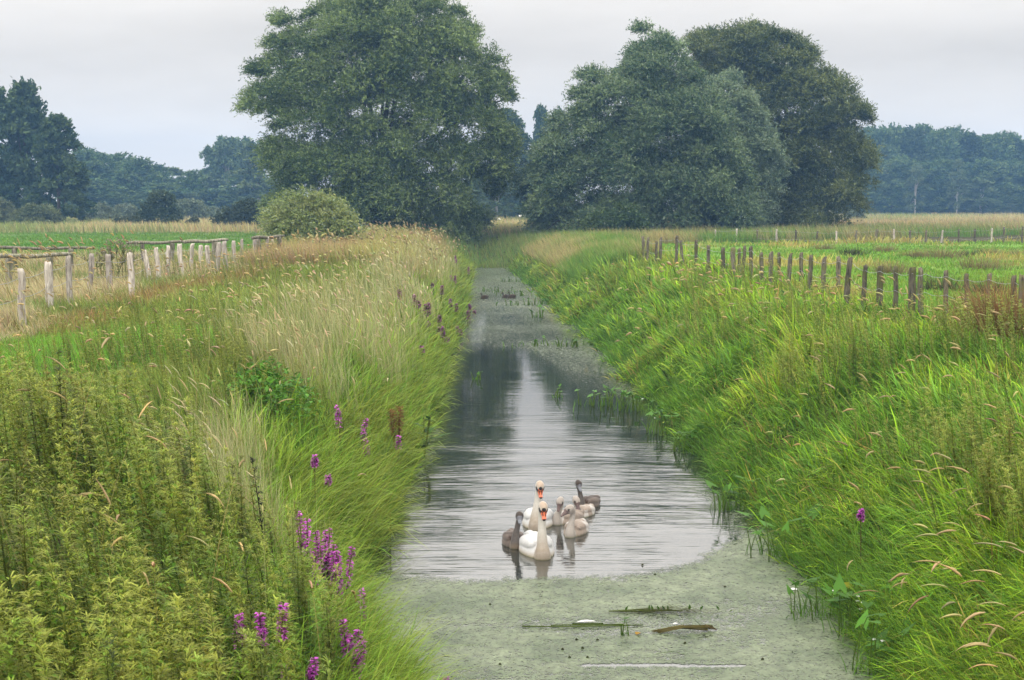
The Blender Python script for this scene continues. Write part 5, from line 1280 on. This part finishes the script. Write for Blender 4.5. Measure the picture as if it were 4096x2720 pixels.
        body = mixc((.38, .355, .33), (.235, .19, .155), patch); neck = mixc((.27, .24, .21), (.33, .305, .28), zz+(nzs-.5)*.2); hd = mixc((.26, .225, .195), (.32, .29, .265), nzs)
    elif pal == 'dark':
        patch = sstep(.50, .56, fbm(loc[:, 0]*5+seed, loc[:, 1]*4, seed+2)+.18*sstep(.06, .16, loc[:, 0]))
        body = mixc((.042, .026, .019), (.16, .13, .11), patch*.5); neck = mixc((.06, .05, .044), (.085, .075, .068), nzs); neck = mixc(neck, (.17, .13, .09), (1-sstep(.02, .10, co[:, 2]))*.7); hd = mixc((.036, .027, .022), (.06, .047, .039), nzs)
    else:
        body = mixc((.03, .022, .014), (.06, .045, .03), nzs); neck = body*.9; hd = body*.7
    col = mixc(body, neck, isneck)
    hb_ = sstep(.105, .075, np.linalg.norm(h, axis=1)/hs)
    hb_ = 1-sstep(.075, .105, np.linalg.norm(h, axis=1)/hs)
    col = mixc(col, hd, hb_)
    if pal == 'adult':
        col[isbill] = mixc((.62, .13, .03), (.66, .20, .13), np.clip(ab[isbill]/.1, 0, 1))
        nail = isbill & (ab > .092*bill); col[nail] = (.02, .015, .015)
        mask = near & (along > .042) & (ab < .034) & ((ub > .016) | (lb > .030)) & (updir > -.02) & (updir < .012+.35*np.abs(latd)); col[mask] = (.016, .015, .016)
        nost = isbill & (ab > .035) & (ab < .062) & (lb > .008) & (lb < .018) & (ub > .0); col[nost] = (.04, .02, .015)
        knob = near & (np.linalg.norm(q-upb*.03*hs, axis=1)/hs < .024); col[knob] = (.016, .015, .016)
    else:
        bc = {'beige': (.14, .10, .095), 'dark': (.13, .13, .145), 'duck': (.12, .10, .05)}[pal]
        col[isbill] = bc
        if pal == 'dark': tip_ = isbill & (ab > .045); col[tip_] = (.16, .17, .19)
        lore = near & (along > .035) & (ab < .02) & (np.abs(updir) < .018); col[lore] = np.array(bc)*.8
    eye = near & (np.abs(along-.038) < .013) & (np.abs(updir-.016) < .011) & (np.abs(latd) > .032); col[eye] = (.012, .01, .01)
    wet = sstep(.028, .006, co[:, 2]); wet = 1-sstep(.004, .022, co[:, 2]); col = mixc(col, col*.6*np.array([.95, 1, .7]), wet*.8)
    at_ = me.color_attributes.new('Col', 'FLOAT_COLOR', 'POINT'); c4 = np.ones((n, 4), np.float32); c4[:, :3] = np.clip(col, .005, .9); at_.data.foreach_set('color', c4.ravel())
    me.polygons.foreach_set('use_smooth', np.ones(len(me.polygons), bool))
    me.materials.clear(); me.materials.append(M_feather)
    p_ = onplane(px, py, 0); o_ = obj(name, me, None, (p_[0], p_[1], 0)-np.array([nb[0]*1.0, nb[1]*1.0-.07*s, 0]))
    tag(o_, label, cat, group)
    return o_
zs = lambda x, y: (1900+x/3.137, 1850+y/3.137)
GS = 'swan family on the ditch'
waterbird('swan', 'white adult swan leading the family at the front, orange bill held down', 'swan', GS, *zs(850, 1218), -9, .70, (.015, -.05), (.06, -.62, -.78), 'adult', 1.0, 1, 1.18)
waterbird('swan', 'white adult swan second in line, taller neck behind the leading swan', 'swan', GS, *zs(765, 852), 8, .65, (.045, -.05), (.05, -.60, -.80), 'adult', 1.0, 2, 1.18)
GY = 'cygnets following the adult swans'
waterbird('cygnet', 'dark grey brown cygnet left of the leading swan, facing forward', 'cygnet', GY, *zs(508, 1082), -3, .465, (.055, -.03), (.0, -.9, -.42), 'dark', .72, 3, 1.42)
waterbird('cygnet', 'beige cygnet just right of the two adults, bill pointing down', 'cygnet', GY, *zs(1030, 785), 38, .375, (.02, -.03), (-.22, -.5, -.84), 'beige', .70, 4, 1.42, .004)
waterbird('cygnet', 'pale beige cygnet in front of the other young, looking left', 'cygnet', GY, *zs(1200, 940), 20, .42, (-.02, -.03), (-.78, -.35, -.52), 'beige', .72, 5, 1.42, .004)
waterbird('cygnet', 'pale cygnet with its head bowed and bill tucked down behind the left looking one', 'cygnet', GY, *zs(1295, 700), 26, .30, (-.045, -.02), (.25, -.45, -.86), 'beige', .62, 6, 1.55, .004)
waterbird('cygnet', 'dark brown cygnet with upright neck at the back of the family', 'cygnet', GY, *zs(1335, 592), 30, .42, (-.06, -.03), (.18, -.75, -.62), 'dark', .66, 7, 1.4)
GD = 'small brown ducks far along the water'
waterbird('duck', 'brown duck swimming alone near the loosestrife bank', 'duck', GD, 1926, 1196, 60, .28, (-.04, -.02), (-.8, -.5, -.15), 'duck', .44, 8, 1.5, 0, .7, .8, 1.7)
waterbird('duck', 'left duck of the far pair, slightly smaller', 'duck', GD, 2012, 1193, 50, .28, (-.04, -.02), (-.8, -.5, -.15), 'duck', .42, 9, 1.5, 0, .7, .8, 1.7)
waterbird('duck', 'right duck of the far pair, head raised', 'duck', GD, 2036, 1194, 55, .33, (-.04, -.02), (-.8, -.5, -.15), 'duck', .46, 10, 1.5, 0, .7, .8, 1.7)

# two white birds flying low before the far trees
M_white = plain('white_feather', (.75, .75, .76), .7)
for k, (px, py, lab) in enumerate([(1996, 878, 'small white bird flying low in the gap, nearer the huge willow'), (2081, 866, 'small white bird flying low in the gap, nearer the pointed willow')]):
    P = at(px, py, 150); root = empty('white_bird', P, .5*k); tag(root, lab, 'bird', 'white birds in the gap between the willows')
    mb = MB(); tube(mb, [[-.2, 0, 0], [-.12, 0, .02], [0, 0, .03], [.12, 0, .02], [.18, 0, .02], [.22, 0, .01]], [.01, .04, .055, .04, .03, .005], 8); mb.build('body', M_white, root, smooth=True)
    for sg in (-1, 1):
        mb = MB(); mb.add([(.08, sg*.03, .03), (-.06, sg*.03, .03), (-.04, sg*.22, .15), (.07, sg*.22, .16), (-.02, sg*.42, .1), (.02, sg*.42, .1)], [(0, 1, 2, 3), (3, 2, 4, 5)]); mb.build('wing', M_white, root)

# ------------------------------------------------------------------ render settings
S.view_settings.view_transform = 'Standard'; S.view_settings.look = 'None'; S.view_settings.gamma = 1; S.view_settings.exposure = 0.55
S.view_settings.use_curve_mapping = False
cy = S.cycles
cy.max_bounces = 6; cy.diffuse_bounces = 3; cy.glossy_bounces = 2; cy.transmission_bounces = 3; cy.volume_bounces = 0; cy.transparent_max_bounces = 12
cy.sample_clamp_indirect = 6
